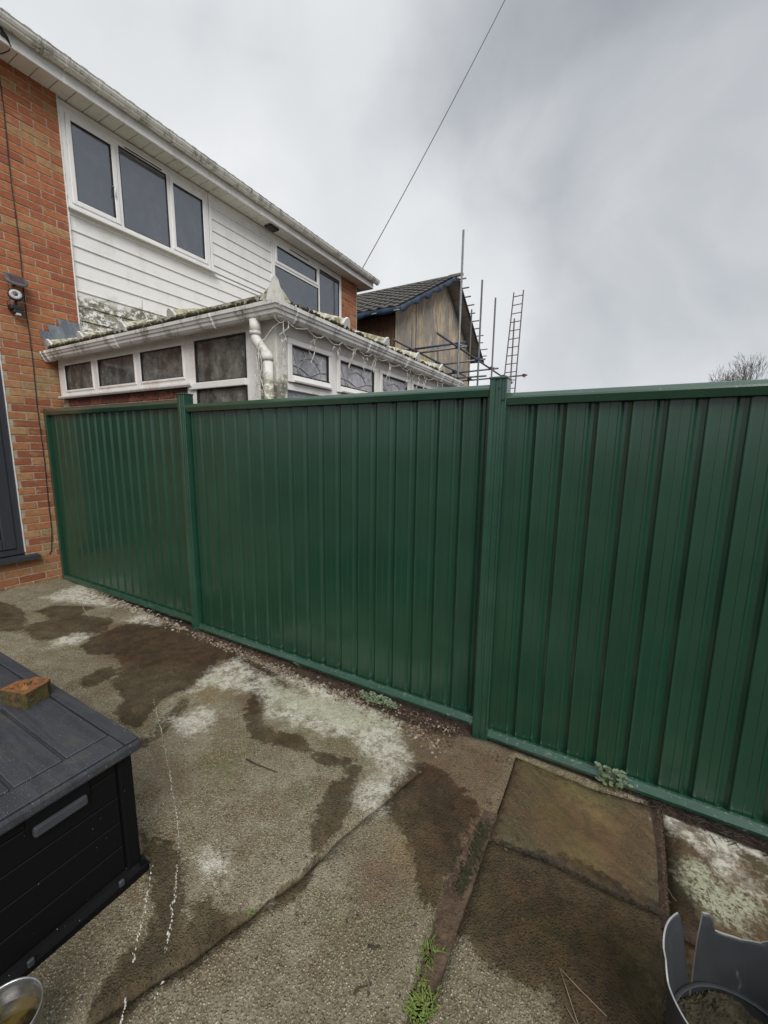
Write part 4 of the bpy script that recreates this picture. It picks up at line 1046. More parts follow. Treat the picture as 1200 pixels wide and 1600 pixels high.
# downpipe at the corner
dp = thing('downpipe', 'grimy white downpipe bending under the conservatory gutter corner', 'downpipe', (CX+.03, CY-.03, 0))
MB().tube([(2.985, GO-.05, 2.335), (2.985, GO-.05, 2.25)], .036, 18).build('outlet', 'mossframe', dp)
MB().tube([(2.985, GO-.05, 2.262), (2.985, GO-.05, 2.238)], .0385, 18).build('collar', 'cgutter', dp)
MB().tube([(2.985, GO-.05, 2.25), (2.99, GO-.05, 2.21), (3.075, GO-.045, 2.105), (3.085, GO-.045, 2.07)], .033, 18).build('offset_bend', 'mossframe', dp)
MB().tube([(3.066, GO-.0455, 2.115), (3.086, GO-.045, 2.085), (3.087, GO-.045, 2.065)], .0385, 18).build('collar', 'mossframe', dp)
MB().tube([(3.087, GO-.045, 2.07), (3.089, GO-.045, -.02)], .032, 18).build('pipe', 'mossframe', dp)
# hipped roof, glazing bars with end caps
sl_ = math.tan(R_(18)); ez = 2.452
def rz(x, y): return ez+sl_*min(y-(CY-.08), (CX+.08)-x)
A_ = (0, CY-.08, ez); B_ = (CX+.08, CY-.08, ez); dpt = CX+.08
Cc = (0, CY-.08+dpt, ez+sl_*dpt)
b = MB(); b.quad(A_, B_, Cc); b.quad(B_, (CX+.08, CE+.1, ez), (0, CE+.1, ez+sl_*dpt), Cc)
roofo = b.build('roof', 'croof', cons)
m2_ = roofo.modifiers.new('thick', 'SOLIDIFY'); m2_.thickness = .03; m2_.offset = -1
def bar(p0, p1, wd=.05, h=.035):
    p0 = Vector(p0); p1 = Vector(p1); t = (p1-p0).normalized(); sd_ = t.cross(Vector((0, 0, 1))).normalized(); nn = sd_.cross(t)
    pf = [(-wd/2, 0), (-wd/2, h*.35), (-wd*.28, h*.8), (0, h), (wd*.28, h*.8), (wd/2, h*.35), (wd/2, 0)]
    bb = MB().sweep(pf, p0, p1, sd_, nn).build('glazing_bar', 'croof', roofo)
    e = MB().sweep([(x*1.15, z*1.15) for x, z in pf], p0-t*.012, p0+t*.010, sd_, nn).build('end_cap', 'cgutter', roofo)
def edge_moss():
    ms = MB()
    def put(x, y, z):
        r = random.uniform(.006, .018); g = bmesh.ops.create_icosphere(ms.bm, subdivisions=1, radius=r)
        for v in g['verts']: v.co *= random.uniform(.7, 1.2)
        bmesh.ops.translate(ms.bm, vec=(x, y, z), verts=g['verts'])
    for _ in range(620):
        x = random.uniform(.05, CX); put(x, CY-.085+random.uniform(-.015, .05), ez+.002)
    for _ in range(420):
        y = random.uniform(CY, CE); put(CX+.082+random.uniform(-.05, .01), y, ez+.006)
    ms.build('moss', 'moss', roofo, kind='stuff')
edge_moss()
for x in (.10, .72, 1.42, 2.10):
    L = min(dpt-x, 9); bar((x, CY-.075, ez+.002), (x, CY-.075+L-.02, ez+.002+sl_*(L-.02)), .085, .075)
for y in (.85, 1.52, 2.22, 2.93):
    L = min(dpt, y-CY); bar((CX+.075, y, ez+.002), (CX+.075-L+.02, y, ez+.002+sl_*(L-.02)), .085, .075)
h0 = Vector((CX+.07, CY-.07, ez+.02)); h1 = Vector((.02, CY-.08+dpt-.06, ez+sl_*dpt+.01)); t = (h1-h0).normalized(); sd_ = t.cross(Vector((0, 0, 1))).normalized(); nn = sd_.cross(t)
MB().sweep([(-.10, -.04), (-.05, .03), (-.02, .055), (0, .06), (.02, .055), (.05, .03), (.10, -.04)], h0, h1, sd_, nn).build('hip_cap', 'croof', roofo)
fin = MB().sweep([(-.062, -.05), (-.048, .01), (-.034, .045), (-.022, .085), (-.008, .105), (.008, .105), (.022, .085), (.034, .045), (.048, .01), (.062, -.05)], h0-t*.012, h0+t*.018, sd_, nn)
fin.build('hip_end_cap', 'cgutter', roofo)
MB().sweep([(-.052, -.04), (-.040, .01), (-.028, .04), (-.016, .075), (.016, .075), (.028, .04), (.040, .01), (.052, -.04)], h0-t*.016, h0-t*.0125, sd_, nn).build('cap_face', 'mossframe', roofo)
# interior seen dimly through dirty glass
MB().box((.02, CY+.5, .0), (2.7, CY+.56, 2.1)).build('inner_partition', 'timber', cons)
MB().box((2.38, CY+.05, 1.98), (2.785, CY+.09, 2.085)).build('orange_glow_block', simple('orange_glow_tone', (.75, .19, .05), (.55, .14, .05), 9, .9, 0), cons)  # added orange block, stands in for the orange glow low in this pane
for (x, y, z, r, m_) in ((.45, CY+.2, 2.1, .07, 'greyplastic'), (1.0, CY+.18, 2.08, .08, 'curtain'), (1.2, CY+.2, 2.12, .06, 'redcl'), (1.75, CY+.2, 2.1, .09, 'curtain')):
    MB().lathe([(0, -r), (r*.6, -r), (r, -r*.3), (r*.9, r*.4), (r*.3, r), (0, r)], (x, y, z), 14).build('shelf_vase', m_, cons)
MB().box((.1, CY+.09, 1.96), (2.1, CY+.30, 1.985)).build('inner_shelf', 'upvc', cons)
# stepped lead flashing, lower edge tucked under the tiles
fl = [((.055, 2.49), (.165, 2.52), (.135, 2.63), (.015, 2.63)), ((.125, 2.50), (.275, 2.56), (.25, 2.705), (.09, 2.705)), ((.235, 2.52), (.392, 2.60), (.384, 2.78), (.185, 2.78))]
for i, q in enumerate(fl):
    MB().prism([(.004+.0022*i, y, z) for y, z in q], (.002, 0, 0)).build('lead_flashing', 'lead', cons)
tag(MB().tube([(1.22, CY+.1, 2.47), (1.28, CY+.12, 2.60), (1.33, CY+.15, 2.70), (1.36, CY+.14, 2.78)], [.004, .003, .0025, .0015], 5).build('dead_stem', 'drystalk'), 'thin dead weed stem standing on the mossy conservatory eaves', 'weed')

# ---- icicle string lights
sl = MB(); lx = GF+.075; rs = random.Random(3)
def sag(p, q, d, k=8):
    p = Vector(p); q = Vector(q); return [p+(q-p)*(i/k)+Vector((0, 0, -d*4*(i/k)*(1-i/k)))+Vector((rs.uniform(-.004, .004), rs.uniform(-.006, .006), rs.uniform(-.005, .005))) for i in range(k+1)]
main = []
ky = [.03, .12, .34, .55, .78, 1.02, 1.25, 1.5, 1.78, 2.05, 2.35, 2.7, 3.0]
for a, c_ in zip(ky, ky[1:]):
    seg = sag((lx-.01, a, GB-.055+rs.uniform(-.01, .01)), (lx-.01, c_, GB-.06+rs.uniform(-.01, .01)), .035); sl.tube(seg, .0026, 5)
    for _ in range(2 if a > .2 else 1):
        p = rs.choice(seg[1:]); y, z = p.y, p.z; L = rs.uniform(.06, .20); pts = [Vector((p.x, y, z))]
        for s_ in range(5): pts.append(pts[-1]+Vector((rs.uniform(-.018, .006), rs.uniform(-.028, .028), -L/5)))
        sl.tube(pts, .0024, 5)
        for q in pts[1::2]: sl.tube([q, q+Vector((rs.uniform(-.004, .012), rs.uniform(-.02, .02), -.022))], [.0035, .002], 5)
sl.tube([(GF+.11, GO-.09, 2.46), (GF+.118, GO-.08, 2.38), (GF+.09, GO+.02, 2.33), (lx, .05, 2.33)], .0028, 5)
# tangle falling down the corner
for j in range(5):
    pts = [Vector((3.03+j*.012, GO-.085, 2.15))]
    for s_ in range(11): pts.append(pts[-1]+Vector((rs.uniform(-.018, .018), rs.uniform(-.008, .008), -.036)))
    sl.tube(pts, .0024, 5)
    for q in pts[1::2]: sl.tube([q, q+Vector((rs.uniform(-.035, .035), -.006, rs.uniform(-.02, .015)))], .0022, 5)
sl.tube(sag((lx, .1, 2.33), (3.04, GO-.09, 2.16), .0), .0026, 5)
tag(sl.build('string_lights', 'lights'), 'white icicle string lights tangled under the conservatory front gutter', 'string lights')

# ------------------------------------------------------------------ house being rebuilt behind
site = thing('unfinished_house', 'unfinished gabled house sheeted in strand board with dark tiles', 'house', (-2, 10.9, 0))
NY, FY, AY, AZ, EZ = 7.61, 13.75, 11.02, 6.80, 4.86
def slope_z(y): return EZ+(AZ-EZ)*(y-7.28)/(AY-7.28) if y < AY else AZ-(AZ-4.85)*(y-AY)/(14.15-AY)
MB().prism([(0, NY, -.1), (0, NY, slope_z(NY)-.12), (0, AY, AZ-.12), (0, FY, slope_z(FY)-.12), (0, FY, -.1)], (-6, 0, 0)).build('shell', 'dark', site)
# strand boards on gable: separate sheets
for k, (a, c_) in enumerate(((NY+.01, 8.82), (8.84, 10.05), (10.07, 11.28), (11.30, 12.50), (12.52, FY))):
    for lo, hi in ((1.2, 3.62), (3.635, 9)):
        pts = [(0.004, a, lo), (0.004, c_, lo)]
        tops = [(c_, min(hi, slope_z(c_)-.13))]
        if a < AY < c_ and hi > 6: tops.append((AY, AZ-.13))
        tops.append((a, min(hi, slope_z(a)-.13)))
        pts += [(0.004, y, z) for y, z in tops]
        MB().prism(pts, (.014+.003*(k % 2), 0, 0)).build('board_sheet', 'osb', site)
for k in range(3):
    MB().box((-1.22*(k+1), NY-.016-.002*k, 1.5), (-1.22*k-.012, NY, 4.82)).build('board_sheet', 'osb2', site)
MB().box((.018, 8.815, 1.2), (.03, 8.845, 5.1)).build('batten', 'galvd', site)
MB().box((.018, 8.84, 5.0), (.026, 10.2, 5.02)).build('batten', 'timber', site) if False else None
# roof
def slab_roof(ya, za, yb, zb, x0, x1, th, name, mat, dz=0):
    return MB().prism([(x0, ya, za+dz), (x1, ya, za+dz), (x1, yb, zb+dz), (x0, yb, zb+dz)], (0, 0, -th)).build(name, mat, site)
OV = .42
nr = slab_roof(7.24, EZ-.02, AY, AZ, -6, OV-.10, .04, 'roof', 'greyboard'); fr_ = slab_roof(AY, AZ, 14.15, 4.85, -6, OV, .05, 'roof', 'greyboard')
# underboards of the far slope seen from below, and rafters
for k in range(5):
    t0, t1 = k/5+.005, (k+1)/5-.012; ya, yb = AY+(14.1-AY)*t0, AY+(14.1-AY)*t1
    MB().prism([(.02, ya, slope_z(ya)-.062), (OV-.02, ya, slope_z(ya)-.062), (OV-.02, yb, slope_z(yb)-.062), (.02, yb, slope_z(yb)-.062)], (0, 0, -.012)).build('soffit_board', 'greyboard', site)
MB().prism([(OV-.0, AY, AZ-.02), (OV, 14.15, 4.83), (OV, 14.15, 4.70), (OV, AY, AZ-.15)], (.025, 0, 0)).build('bargeboard', 'dark', site)
for k in range(11):
    t = (k+.3)/11; y = AY+(14.15-AY)*t; z = slope_z(y)
    MB().box((OV-.15, y-.025, z+.004), (OV+.22+.05*math.sin(k*3), y+.025, z+.03)).build('roof_batten', 'timber', site)
MB().box((.1, AY-.06, AZ+.03), (OV+.14, AY+.05, AZ+.10)).build('ridge_board', 'timber', site)
# near slope: rows of profiled tiles
tb = MB(); NYs = 7.24; rows = 13; L_ = math.hypot(AY-NYs, AZ-EZ+.02); ud = Vector((0, (AY-NYs)/L_, (AZ-EZ+.02)/L_)); nd = Vector((0, -ud.z, ud.y))
for r_i in range(rows):
    base_ = Vector((0, NYs, EZ-.0))+ud*(L_*r_i/rows)
    for c_i in range(22):
        x0 = OV-.14-c_i*.30-.30; wd = .296; a = []; c_ = []; lo = []
        ty = random.uniform(-.006, .006)
        for j in range(9):
            t = j/8; h_ = .028*(math.sin(t*math.pi*2-.6)*.5+.5)
            p = base_+Vector((x0+t*wd, 0, 0))+nd*(.045+h_+ty); a.append(tb.bm.verts.new(p)); c_.append(tb.bm.verts.new(p+ud*(L_/rows+.04)-nd*.03)); lo.append(tb.bm.verts.new(p-nd*.024))
        for j in range(8):
            tb.bm.faces.new((a[j], a[j+1], c_[j+1], c_[j])); tb.bm.faces.new((lo[j], lo[j+1], a[j+1], a[j]))
tb.build('roof_tile', 'tile', nr, kind='stuff')
rg = MB()
MB().tube([(-6, AY, AZ+.03), (OV-.12, AY, AZ+.03)], .07, 10).build('ridge_tile', 'tile', nr)
# blue membrane hanging at verge and eaves
mbn = MB(); k = 26; up_ = []; dn = []
for i in range(k+1):
    t = i/k; y = NYs-.02+(AY-NYs)*t; z = EZ+(AZ-EZ)*t
    up_.append(mbn.bm.verts.new((OV-.06+.02*math.sin(i*1.7), y, z+.03))); dn.append(mbn.bm.verts.new((OV-.03+.03*math.sin(i*2.3), y+.02, z-.07-.05*math.sin(i*1.3)-.05*random.random())))
for i in range(k): mbn.bm.faces.new((up_[i], up_[i+1], dn[i+1], dn[i])).smooth = True
up_ = []; dn = []
for i in range(k+1):
    x = OV-.05-i*.2; up_.append(mbn.bm.verts.new((x, NYs-.02, EZ+.02))); dn.append(mbn.bm.verts.new((x, NYs+.0+.03*math.sin(i*1.9), EZ-.13-.05*math.sin(i*1.1)-.02*random.random()+.12*max(0, (3-i)/3))))
for i in range(k): mbn.bm.faces.new((up_[i], up_[i+1], dn[i+1], dn[i])).smooth = True
mo = mbn.build('roof_membrane', 'membrane', site); sm_ = mo.modifiers.new('t', 'SOLIDIFY'); sm_.thickness = .004
# low brick stub between
stub = thing('brick_stub', 'low rough red brick stub wall beside the boarded house', 'wall', (.3, 7.0, 3.2))
for r_i in range(5):
    for c_i in range(3):
        y = 6.75+c_i*.225+(.11 if r_i % 2 else 0)
        o = bpy.data.objects.new('brick', dfull[(r_i+c_i) % 4]); o.scale = (3, 1, 1); o.location = (.2, y, 2.98+r_i*.075); link(o, stub)
MB().box((.205, 6.75, -.1), (.3, 7.5, 3.34)).build('mortar_core', 'mortar', stub)

# ------------------------------------------------------------------ scaffold
scf = thing('scaffold', 'steel tube scaffold with blue and red couplers beside the unfinished house', 'scaffold', (1.2, 9.5, 0))
RS = .0245
def pole(a, b_, mat='galv', r=RS): return MB().tube([a, b_], r, 10).build('scaffold_pole', mat, scf)
def coupler(p, mat):
    p = Vector(p); b = MB(); b.box(p-Vector((.05, .035, .045)), p+Vector((.05, .035, .045)), .012)
    b.tube([p+Vector((.05, 0, 0)), p+Vector((.10, 0, .02))], .010, 6); b.tube([p+Vector((0, .04, -.03)), p+Vector((0, .04, -.09))], .010, 6); b.build('coupler', mat, scf)
ZL = 3.87
pole((1.72, 6.27, ZL), (1.72, 13.4, ZL-.03), 'galvd'); pole((.6, 6.42, ZL+.03), (.6, 12.4, ZL), 'galvd')
for (y, zt_, m_) in ((7.48, 6.33, 'galv'), (9.06, 5.82, 'galvd'), (10.42, 5.80, 'galvd')): pole((1.78, y, -.1), (1.78, y, zt_), m_)
for (y, zt_) in ((7.50, 4.75), (12.05, 6.12)): pole((.55, y, -.1), (.55, y, zt_), 'galvd', .018 if y < 8 else RS)
pole((.55, 9.2, -.1), (.55, 9.2, 4.3), 'galvd', .02); pole((1.72, 13.1, -.1), (1.74, 13.1, 5.95), 'redtube')
for (y, m_) in ((7.55, 'bluecl'), (9.1, 'bluecl'), (10.5, 'redcl'), (12.0, 'galvd')):
    pole((.35, y, ZL-.06), (1.95 if y < 11.5 else 2.5, y, ZL-.02), {'bluecl': 'galv'}.get(m_, 'galvd'))
    coupler((1.75, y-.05, ZL-.01), m_ if m_ != 'galvd' else 'redcl'); coupler((.58, y-.03, ZL), 'redcl' if y < 8 else 'bluecl')
pole((.3, 7.60, ZL+.06), (1.9, 7.60, ZL+.09), 'bluecl'); pole((-.1, 7.62, ZL-.02), (.5, 7.55, ZL-.02), 'redtube')
pole((.3, 9.1, ZL-.45), (2.0, 9.1, ZL-.45), 'galvd')
coupler((2.4, 12.0, ZL-.02), 'redcl'); coupler((1.74, 13.1, ZL-.05), 'redcl')
# ladder
lad = thing('ladder', 'tall aluminium ladder with reddish rails standing against the scaffold end', 'ladder', (2.5, 11.9, 0))
lt = [P(803, 457, 1, 12.1), P(818, 453, 1, 12.1)]; lb = [P(788, 590, 1, 11.9), P(804, 616, 1, 11.9)]
for a, b_ in zip(lt, lb):
    d = (b_-a).normalized(); MB().tube([a, a+d*((a.z+.1)/-d.z if d.z else 4)], .020, 8).build('rail', 'redtube', lad)
for i in range(26):
    t = .14+i*.262; pa = [a+(b_-a).normalized()*t for a, b_ in zip(lt, lb)]
    if min(p.z for p in pa) < 0: break
    pa[1].z = pa[0].z+.02
    MB().tube(pa, .014, 6).build('rung', 'galvd', lad)

# ------------------------------------------------------------------ overhead wire
wa = P(553, 443, 0, .03); wb = CAM+ray(780, 0).normalized()*14; wdir = wb-wa
wp = [wa+wdir*(i/24*2.0)+Vector((0, 0, -.35*4*(i/24)*(1-i/24)*.5)) for i in range(25)]
wp = [wa+wdir*(i/24*1.8) for i in range(25)]
for i, p in enumerate(wp):
    t = i/24; p.z += -.0+(-.9*t*(1-t))+.9*t*.0
tag(MB().tube(wp, .0085, 6).build('telephone_wire', 'wire'), 'single overhead wire rising across the sky from the house eaves', 'wire')

# ------------------------------------------------------------------ bare tree
tr = thing('bare_tree', 'leafless tree far beyond the fence on the right', 'tree', (12.9, 40, 0))
trunk = MB(); twg = MB(); rt_ = random.Random(11)
def grow(p, d, L, r, dep):
    k = 4; pts = [p]; rr = [r]
    for i in range(k):
        d = (d+Vector((rt_.uniform(-.16, .16), rt_.uniform(-.16, .16), rt_.uniform(-.05, .16)))).normalized(); pts.append(pts[-1]+d*L/k); rr.append(r*(1-.38*(i+1)/k))
    (trunk if dep < 2 else twg).tube(pts, rr, 7 if dep < 2 else 4, cap=False)
    if dep >= 7: return
    nb = 3
    for j in range(nb):
        q = pts[-1] if j == 0 else pts[rt_.choice((2, 3, 4))]
        ang = rt_.uniform(.35, 1.0) if j else rt_.uniform(.05, .4); ax = Vector((rt_.uniform(-1, 1), rt_.uniform(-1, 1), rt_.uniform(-.4, .4))).normalized()
        grow(q, (Matrix.Rotation(ang, 3, ax) @ d).normalized(), L*rt_.uniform(.68, .84), max(.011, rr[-1]*(.85 if j == 0 else .62)), dep+1)
grow(Vector((13.3, 40, -.1)), Vector((0, 0, 1)), 2.3, .24, 0)
trunk.build('trunk', 'bark', tr); twg.build('crown', 'bark', tr, kind='stuff')

# ------------------------------------------------------------------ storage box
bx = thing('storage_box', 'black plastic wood-effect garden storage box with closed lid', 'storage box', (3.2, -1.75, .02))
X1, Y1, LZ = 3.840, -1.38, .530; X0, Y0 = 2.45, -2.08
gz0 = gz(X1, Y1)
lid = MB(); lid.box((X0-.03, Y0-.03, LZ-.048), (X1+.022, Y1+.026, LZ-.0095), .010, seg=2)
lid = lid.build('lid', 'lid', bx)
fw_ = .045
for lo, hi in (((X0-.02, Y1-.025, LZ-.008), (X1+.016, Y1+.018, LZ)), ((X0-.02, Y0-.02, LZ-.008), (X1+.016, Y0+.025, LZ)), ((X1-.075, Y0+.027, LZ-.008), (X1+.0155, Y1-.027, LZ-.0004)), ((X0-.0195, Y0+.027, LZ-.008), (X0+.07, Y1-.027, LZ-.0004))):
    MB().box(lo, hi, .003, seg=2).build('lid_border', 'lid', lid)
yy = Y1-.028; pw = (Y1-Y0-.056)/5
for k in range(5):
    MB().box((X0+.073, yy-pw*(k+1)+.009, LZ-.0105), (X1-.084, yy-pw*k, LZ-.0015), .003).build('lid_plank', 'lid', lid)
body = MB(); body.box((X0+.01, Y0+.01, gz0+.02), (X1-.012, Y1-.012, LZ-.047)); body = body.build('body', 'boxbody', bx)
for (x, y) in ((X1-.045, Y1-.045), (X1-.045, Y0), (X0, Y1-.045), (X0, Y0)):
    MB().box((x, y, gz0+.03), (x+.045, y+.045, LZ-.048), .006, seg=2).build('corner_trim', 'boxbody', body)
zs_ = [gz0+.06+i*.0935 for i in range(5)]
for z0 in zs_:
    h_ = .0905 if z0 < zs_[-1]-.01 else LZ-.055-z0
    MB().box((X1-.03, Y0+.05, z0), (X1-.006, Y1-.05, z0+h_), .0022).build('side_plank', 'boxbody', body)
    MB().box((X0+.05, Y1-.03, z0), (X1-.05, Y1-.006, z0+h_), .0022).build('side_plank', 'boxbody', body)
pf = [(0, 0), (.028, 0), (.028, .028), (.016, .045), (0, .05)]
MB().sweep(pf, (X1-.012, Y0, gz0+.001), (X1-.012, Y1+.012, gz0+.001), (1, 0, 0), (0, 0, 1)).build('base_plinth', 'boxbody', body)
MB().sweep(pf, (X0, Y1-.012, gz0+.001), (X1+.014, Y1-.012, gz0+.001), (0, 1, 0), (0, 0, 1)).build('base_plinth', 'boxbody', body)
hy0, hy1 = -1.655, -1.520
hb = MB().box((X1-.006, hy0, .405), (X1+.014, hy1, .437), .006, seg=2).build('handle', 'handle', bx)
MB().box((X1-.0065, hy0-.012, .425), (X1+.004, hy1+.012, .47), .003).build('handle_recess', 'boxbody', bx)
for y in (-1.465, -1.71): MB().box((X1+.010, y, gz0+.030), (X1+.022, y+.018, gz0+.054), .004).build('base_clip', 'handle', bx)

# broken half brick with its frog
bb = bmesh.new(); ctr = P(44, 1092, 2, LZ); cxb, cyb = ctr.x, ctr.y
outl = [(-.060, -.050), (.052, -.052), (.060, -.046), (.062, .030), (.048, .052), (-.018, .050), (-.026, .030), (-.052, .022), (-.058, .0)]
o_ = MB(); K = len(outl); Hh = .062
def ring(sc, z, jit=.001): return [o_.bm.verts.new((x*sc+random.uniform(-jit, jit), y*sc+random.uniform(-jit, jit), z)) for x, y in outl]
r0 = ring(1, 0); r1 = ring(1.0, Hh-.003); r1b = ring(.975, Hh); r2 = ring(.72, Hh-.001); r3 = ring(.50, Hh-.016)
for a, c_ in ((r0, r1), (r1, r1b), (r1b, r2), (r2, r3)):
    for i in range(K): o_.bm.faces.new((a[i], a[(i+1) % K], c_[(i+1) % K], c_[i]))
o_.bm.faces.new(r3); o_.bm.faces.new(r0[::-1])
bmesh.ops.subdivide_edges(o_.bm, edges=o_.bm.edges[:], cuts=2, use_grid_fill=True)
for v in o_.bm.verts: v.co += Vector((random.uniform(-1, 1), random.uniform(-1, 1), random.uniform(-1, 1) if v.co.z > .005 else 0))*.0012
bmesh.ops.rotate(o_.bm, verts=o_.bm.verts[:], cent=(0, 0, 0), matrix=Matrix.Rotation(R_(18), 3, 'Z'))
bmesh.ops.translate(o_.bm, vec=(cxb, cyb, LZ-.001), verts=o_.bm.verts[:])
ob = o_.build('broken_brick', 'brokenbrick'); ob.data.materials.append(M['brickside'])
for p in ob.data.polygons:
    if abs(p.normal.z) < .5 and p.center.z < LZ+Hh-.006: p.material_index = 1
tag(ob, 'broken orange brick with mossy sides on the storage box lid', 'brick')

# ------------------------------------------------------------------ bowl
bc = P(0, 1597, 2, .235); br = (P(60, 1592, 2, .235)-bc).length*.9
bowl = thing('metal_bucket', 'small steel bucket of brown water beside the storage box', 'bucket', (bc.x, bc.y, gz(bc.x, bc.y)))
zb = gz(bc.x, bc.y)
b = MB().lathe([(.0, .0), (br*.72, 0), (br*.75, .004), (br*.985, .22-zb), (br*1.03, .232-zb), (br*1.04, .238-zb), (br*1.02, .243-zb), (br*.985, .240-zb), (br*.965, .225-zb), (br*.74, .012), (0, .010)], (bc.x, bc.y, zb), 40)
b.build('bucket_wall', 'steel', bowl)
MB().lathe([(0, .0), (br*.93, 0)], (bc.x, bc.y, .195), 40).build('dirty_water', 'murk', bowl)

# ------------------------------------------------------------------ broken pot
pz = .235
pcn = P(1140, 1560, 2, pz); pr0 = .165
pc_ = (5.585, -.965); zb = gz(*pc_)
pot = thing('broken_plant_pot', 'large dark grey plastic pot with a jagged broken rim', 'plant pot', (pc_[0], pc_[1], zb))
Rt, Rb, Hp = .195, .160, .315
NA = 160; NZ = 26
def rim_h(a):
    """height of the broken edge at angle a (radians, ccw from +x)"""
    d = math.degrees(a) % 360
    keys = [(0, 1.0), (62, 1.0), (72, .97), (80, .88), (92, .82), (103, .81), (111, .82), (113, .94), (120, .95), (124, .72), (129, .22), (131, .20), (133, .45), (138, .80), (140, .99), (158, 1.0), (172, .98), (176, .86), (185, .80), (200, .84), (230, .9), (300, 1.0), (360, 1.0)]
    for (a0, h0_), (a1, h1_) in zip(keys, keys[1:]):
        if a0 <= d <= a1: return h0_+(h1_-h0_)*(d-a0)/(a1-a0)
    return 1
b = MB(); outer = []; inner = []
for i in range(NA):
    a = 2*math.pi*i/NA; hm = rim_h(a)*Hp; co = []; ci = []
    for j in range(NZ+1):
        z = hm*j/NZ; t = z/Hp; r = Rb+(Rt-Rb)*t+(.004 if t > .88 else 0)
        r *= 1+.025*math.cos(2*a+1)*t
        co.append(b.bm.verts.new((pc_[0]+r*math.cos(a), pc_[1]+r*math.sin(a), zb+z))); ri = r-.0038
        ci.append(b.bm.verts.new((pc_[0]+ri*math.cos(a), pc_[1]+ri*math.sin(a), zb+max(z, .004))))
    outer.append(co); inner.append(ci)
edge_faces = []
for i in range(NA):
    k = (i+1) % NA
    for j in range(NZ):
        b.bm.faces.new((outer[i][j], outer[k][j], outer[k][j+1], outer[i][j+1])).smooth = True
        b.bm.faces.new((inner[i][j], inner[i][j+1], inner[k][j+1], inner[k][j])).smooth = True
    f = b.bm.faces.new((outer[i][NZ], outer[k][NZ], inner[k][NZ], inner[i][NZ])); f.material_index = 1
po = b.build('pot_wall', 'pot', pot); po.data.materials.append(M['potedge'])
MB().lathe([(0, .006), (Rb, .006)], (pc_[0], pc_[1], zb), 40).build('pot_base', 'pot', pot)
MB().lathe([(Rb+.012, .105), (Rb+.006, .114), (Rb-.002, .111)], (pc_[0], pc_[1], zb), 60).build('inner_ledge', 'pot', pot)
b = MB(); nn_ = 26; grid = {}
for i in range(-nn_, nn_+1):
    for j in range(-nn_, nn_+1):
        x, y = i*.0066, j*.0066
        if x*x+y*y < (Rb+.008)**2: grid[i, j] = b.bm.verts.new((pc_[0]+x, pc_[1]+y, zb+.085+.012*math.sin(x*40)*math.sin(y*33)+random.uniform(-.004, .004)))
for (i, j) in list(grid):
    q = [(i, j), (i+1, j), (i+1, j+1), (i, j+1)]
    if all(k in grid for k in q): b.bm.faces.new([grid[k] for k in q])
b.build('pot_soil', 'potsoil', pot, kind='stuff')

# ------------------------------------------------------------------ plants and debris
def leaf_mesh(b, p, d, nrm_, L, W):
    d = d.normalized(); s_ = d.cross(nrm_).normalized(); nrm_ = s_.cross(d)
    pts = [p, p+d*L*.35+s_*W*.5+nrm_*L*.06, p+d*L*.75+s_*W*.42+nrm_*L*.04, p+d*L, p+d*L*.75-s_*W*.42+nrm_*L*.04, p+d*L*.35-s_*W*.5+nrm_*L*.06]
    mid = b.bm.verts.new(p+d*L*.5); v = [b.bm.verts.new(q) for q in pts]
    for i in range(6): b.bm.faces.new((v[i], v[(i+1) % 6], mid))
def weed(px, py, n, spread, hgt, label, mat='leaf', leaf=.018, stretch=(1, 1)):
    c0 = G(px, py); c0.z -= .004; t = thing('weed', label, 'weed', c0, 'small weeds growing along the foot of the fence')
    st = MB(); lv = MB()
    for _ in range(n):
        a = random.uniform(0, 6.28); r = spread*math.sqrt(random.random()); e_ = c0+Vector((math.cos(a)*r*stretch[0], math.sin(a)*r*stretch[1], hgt*random.uniform(.35, 1)))
        s0 = c0+Vector((math.cos(a)*r*.5*stretch[0], math.sin(a)*r*.4*stretch[1], 0))
        st.tube([s0, (s0+e_)/2+Vector((0, 0, .004)), e_], .0009, 4)
        for k in range(random.choice((2, 3))):
            an = random.uniform(0, 6.28); leaf_mesh(lv, e_, Vector((math.cos(an), math.sin(an), random.uniform(-.1, .5))), Vector((0, 0, 1)), leaf*random.uniform(.7, 1.2), leaf*random.uniform(.75, 1))
    st.build('stem', 'grass', t); lv.build('foliage', mat, t, kind='stuff')
weed(590, 1099, 130, .085, .04, 'wide patch of pale small-leaved weed in the gravel under the fence', 'leafpale', .016, (1.6, .45))
weed(955, 1232, 34, .055, .10, 'round-leaved weed hanging over the bottom rail near the paving joint', 'leafpale', .024, (1.2, .3))
weed(468, 1042, 12, .025, .07, 'tiny green seedling at the fence foot left of the pale weed', 'leaf', .022)
weed(425, 1068, 10, .03, .015, 'flat grey-green seedlings in the gravel at the white concrete edge', 'leafpale', .010) if False else None
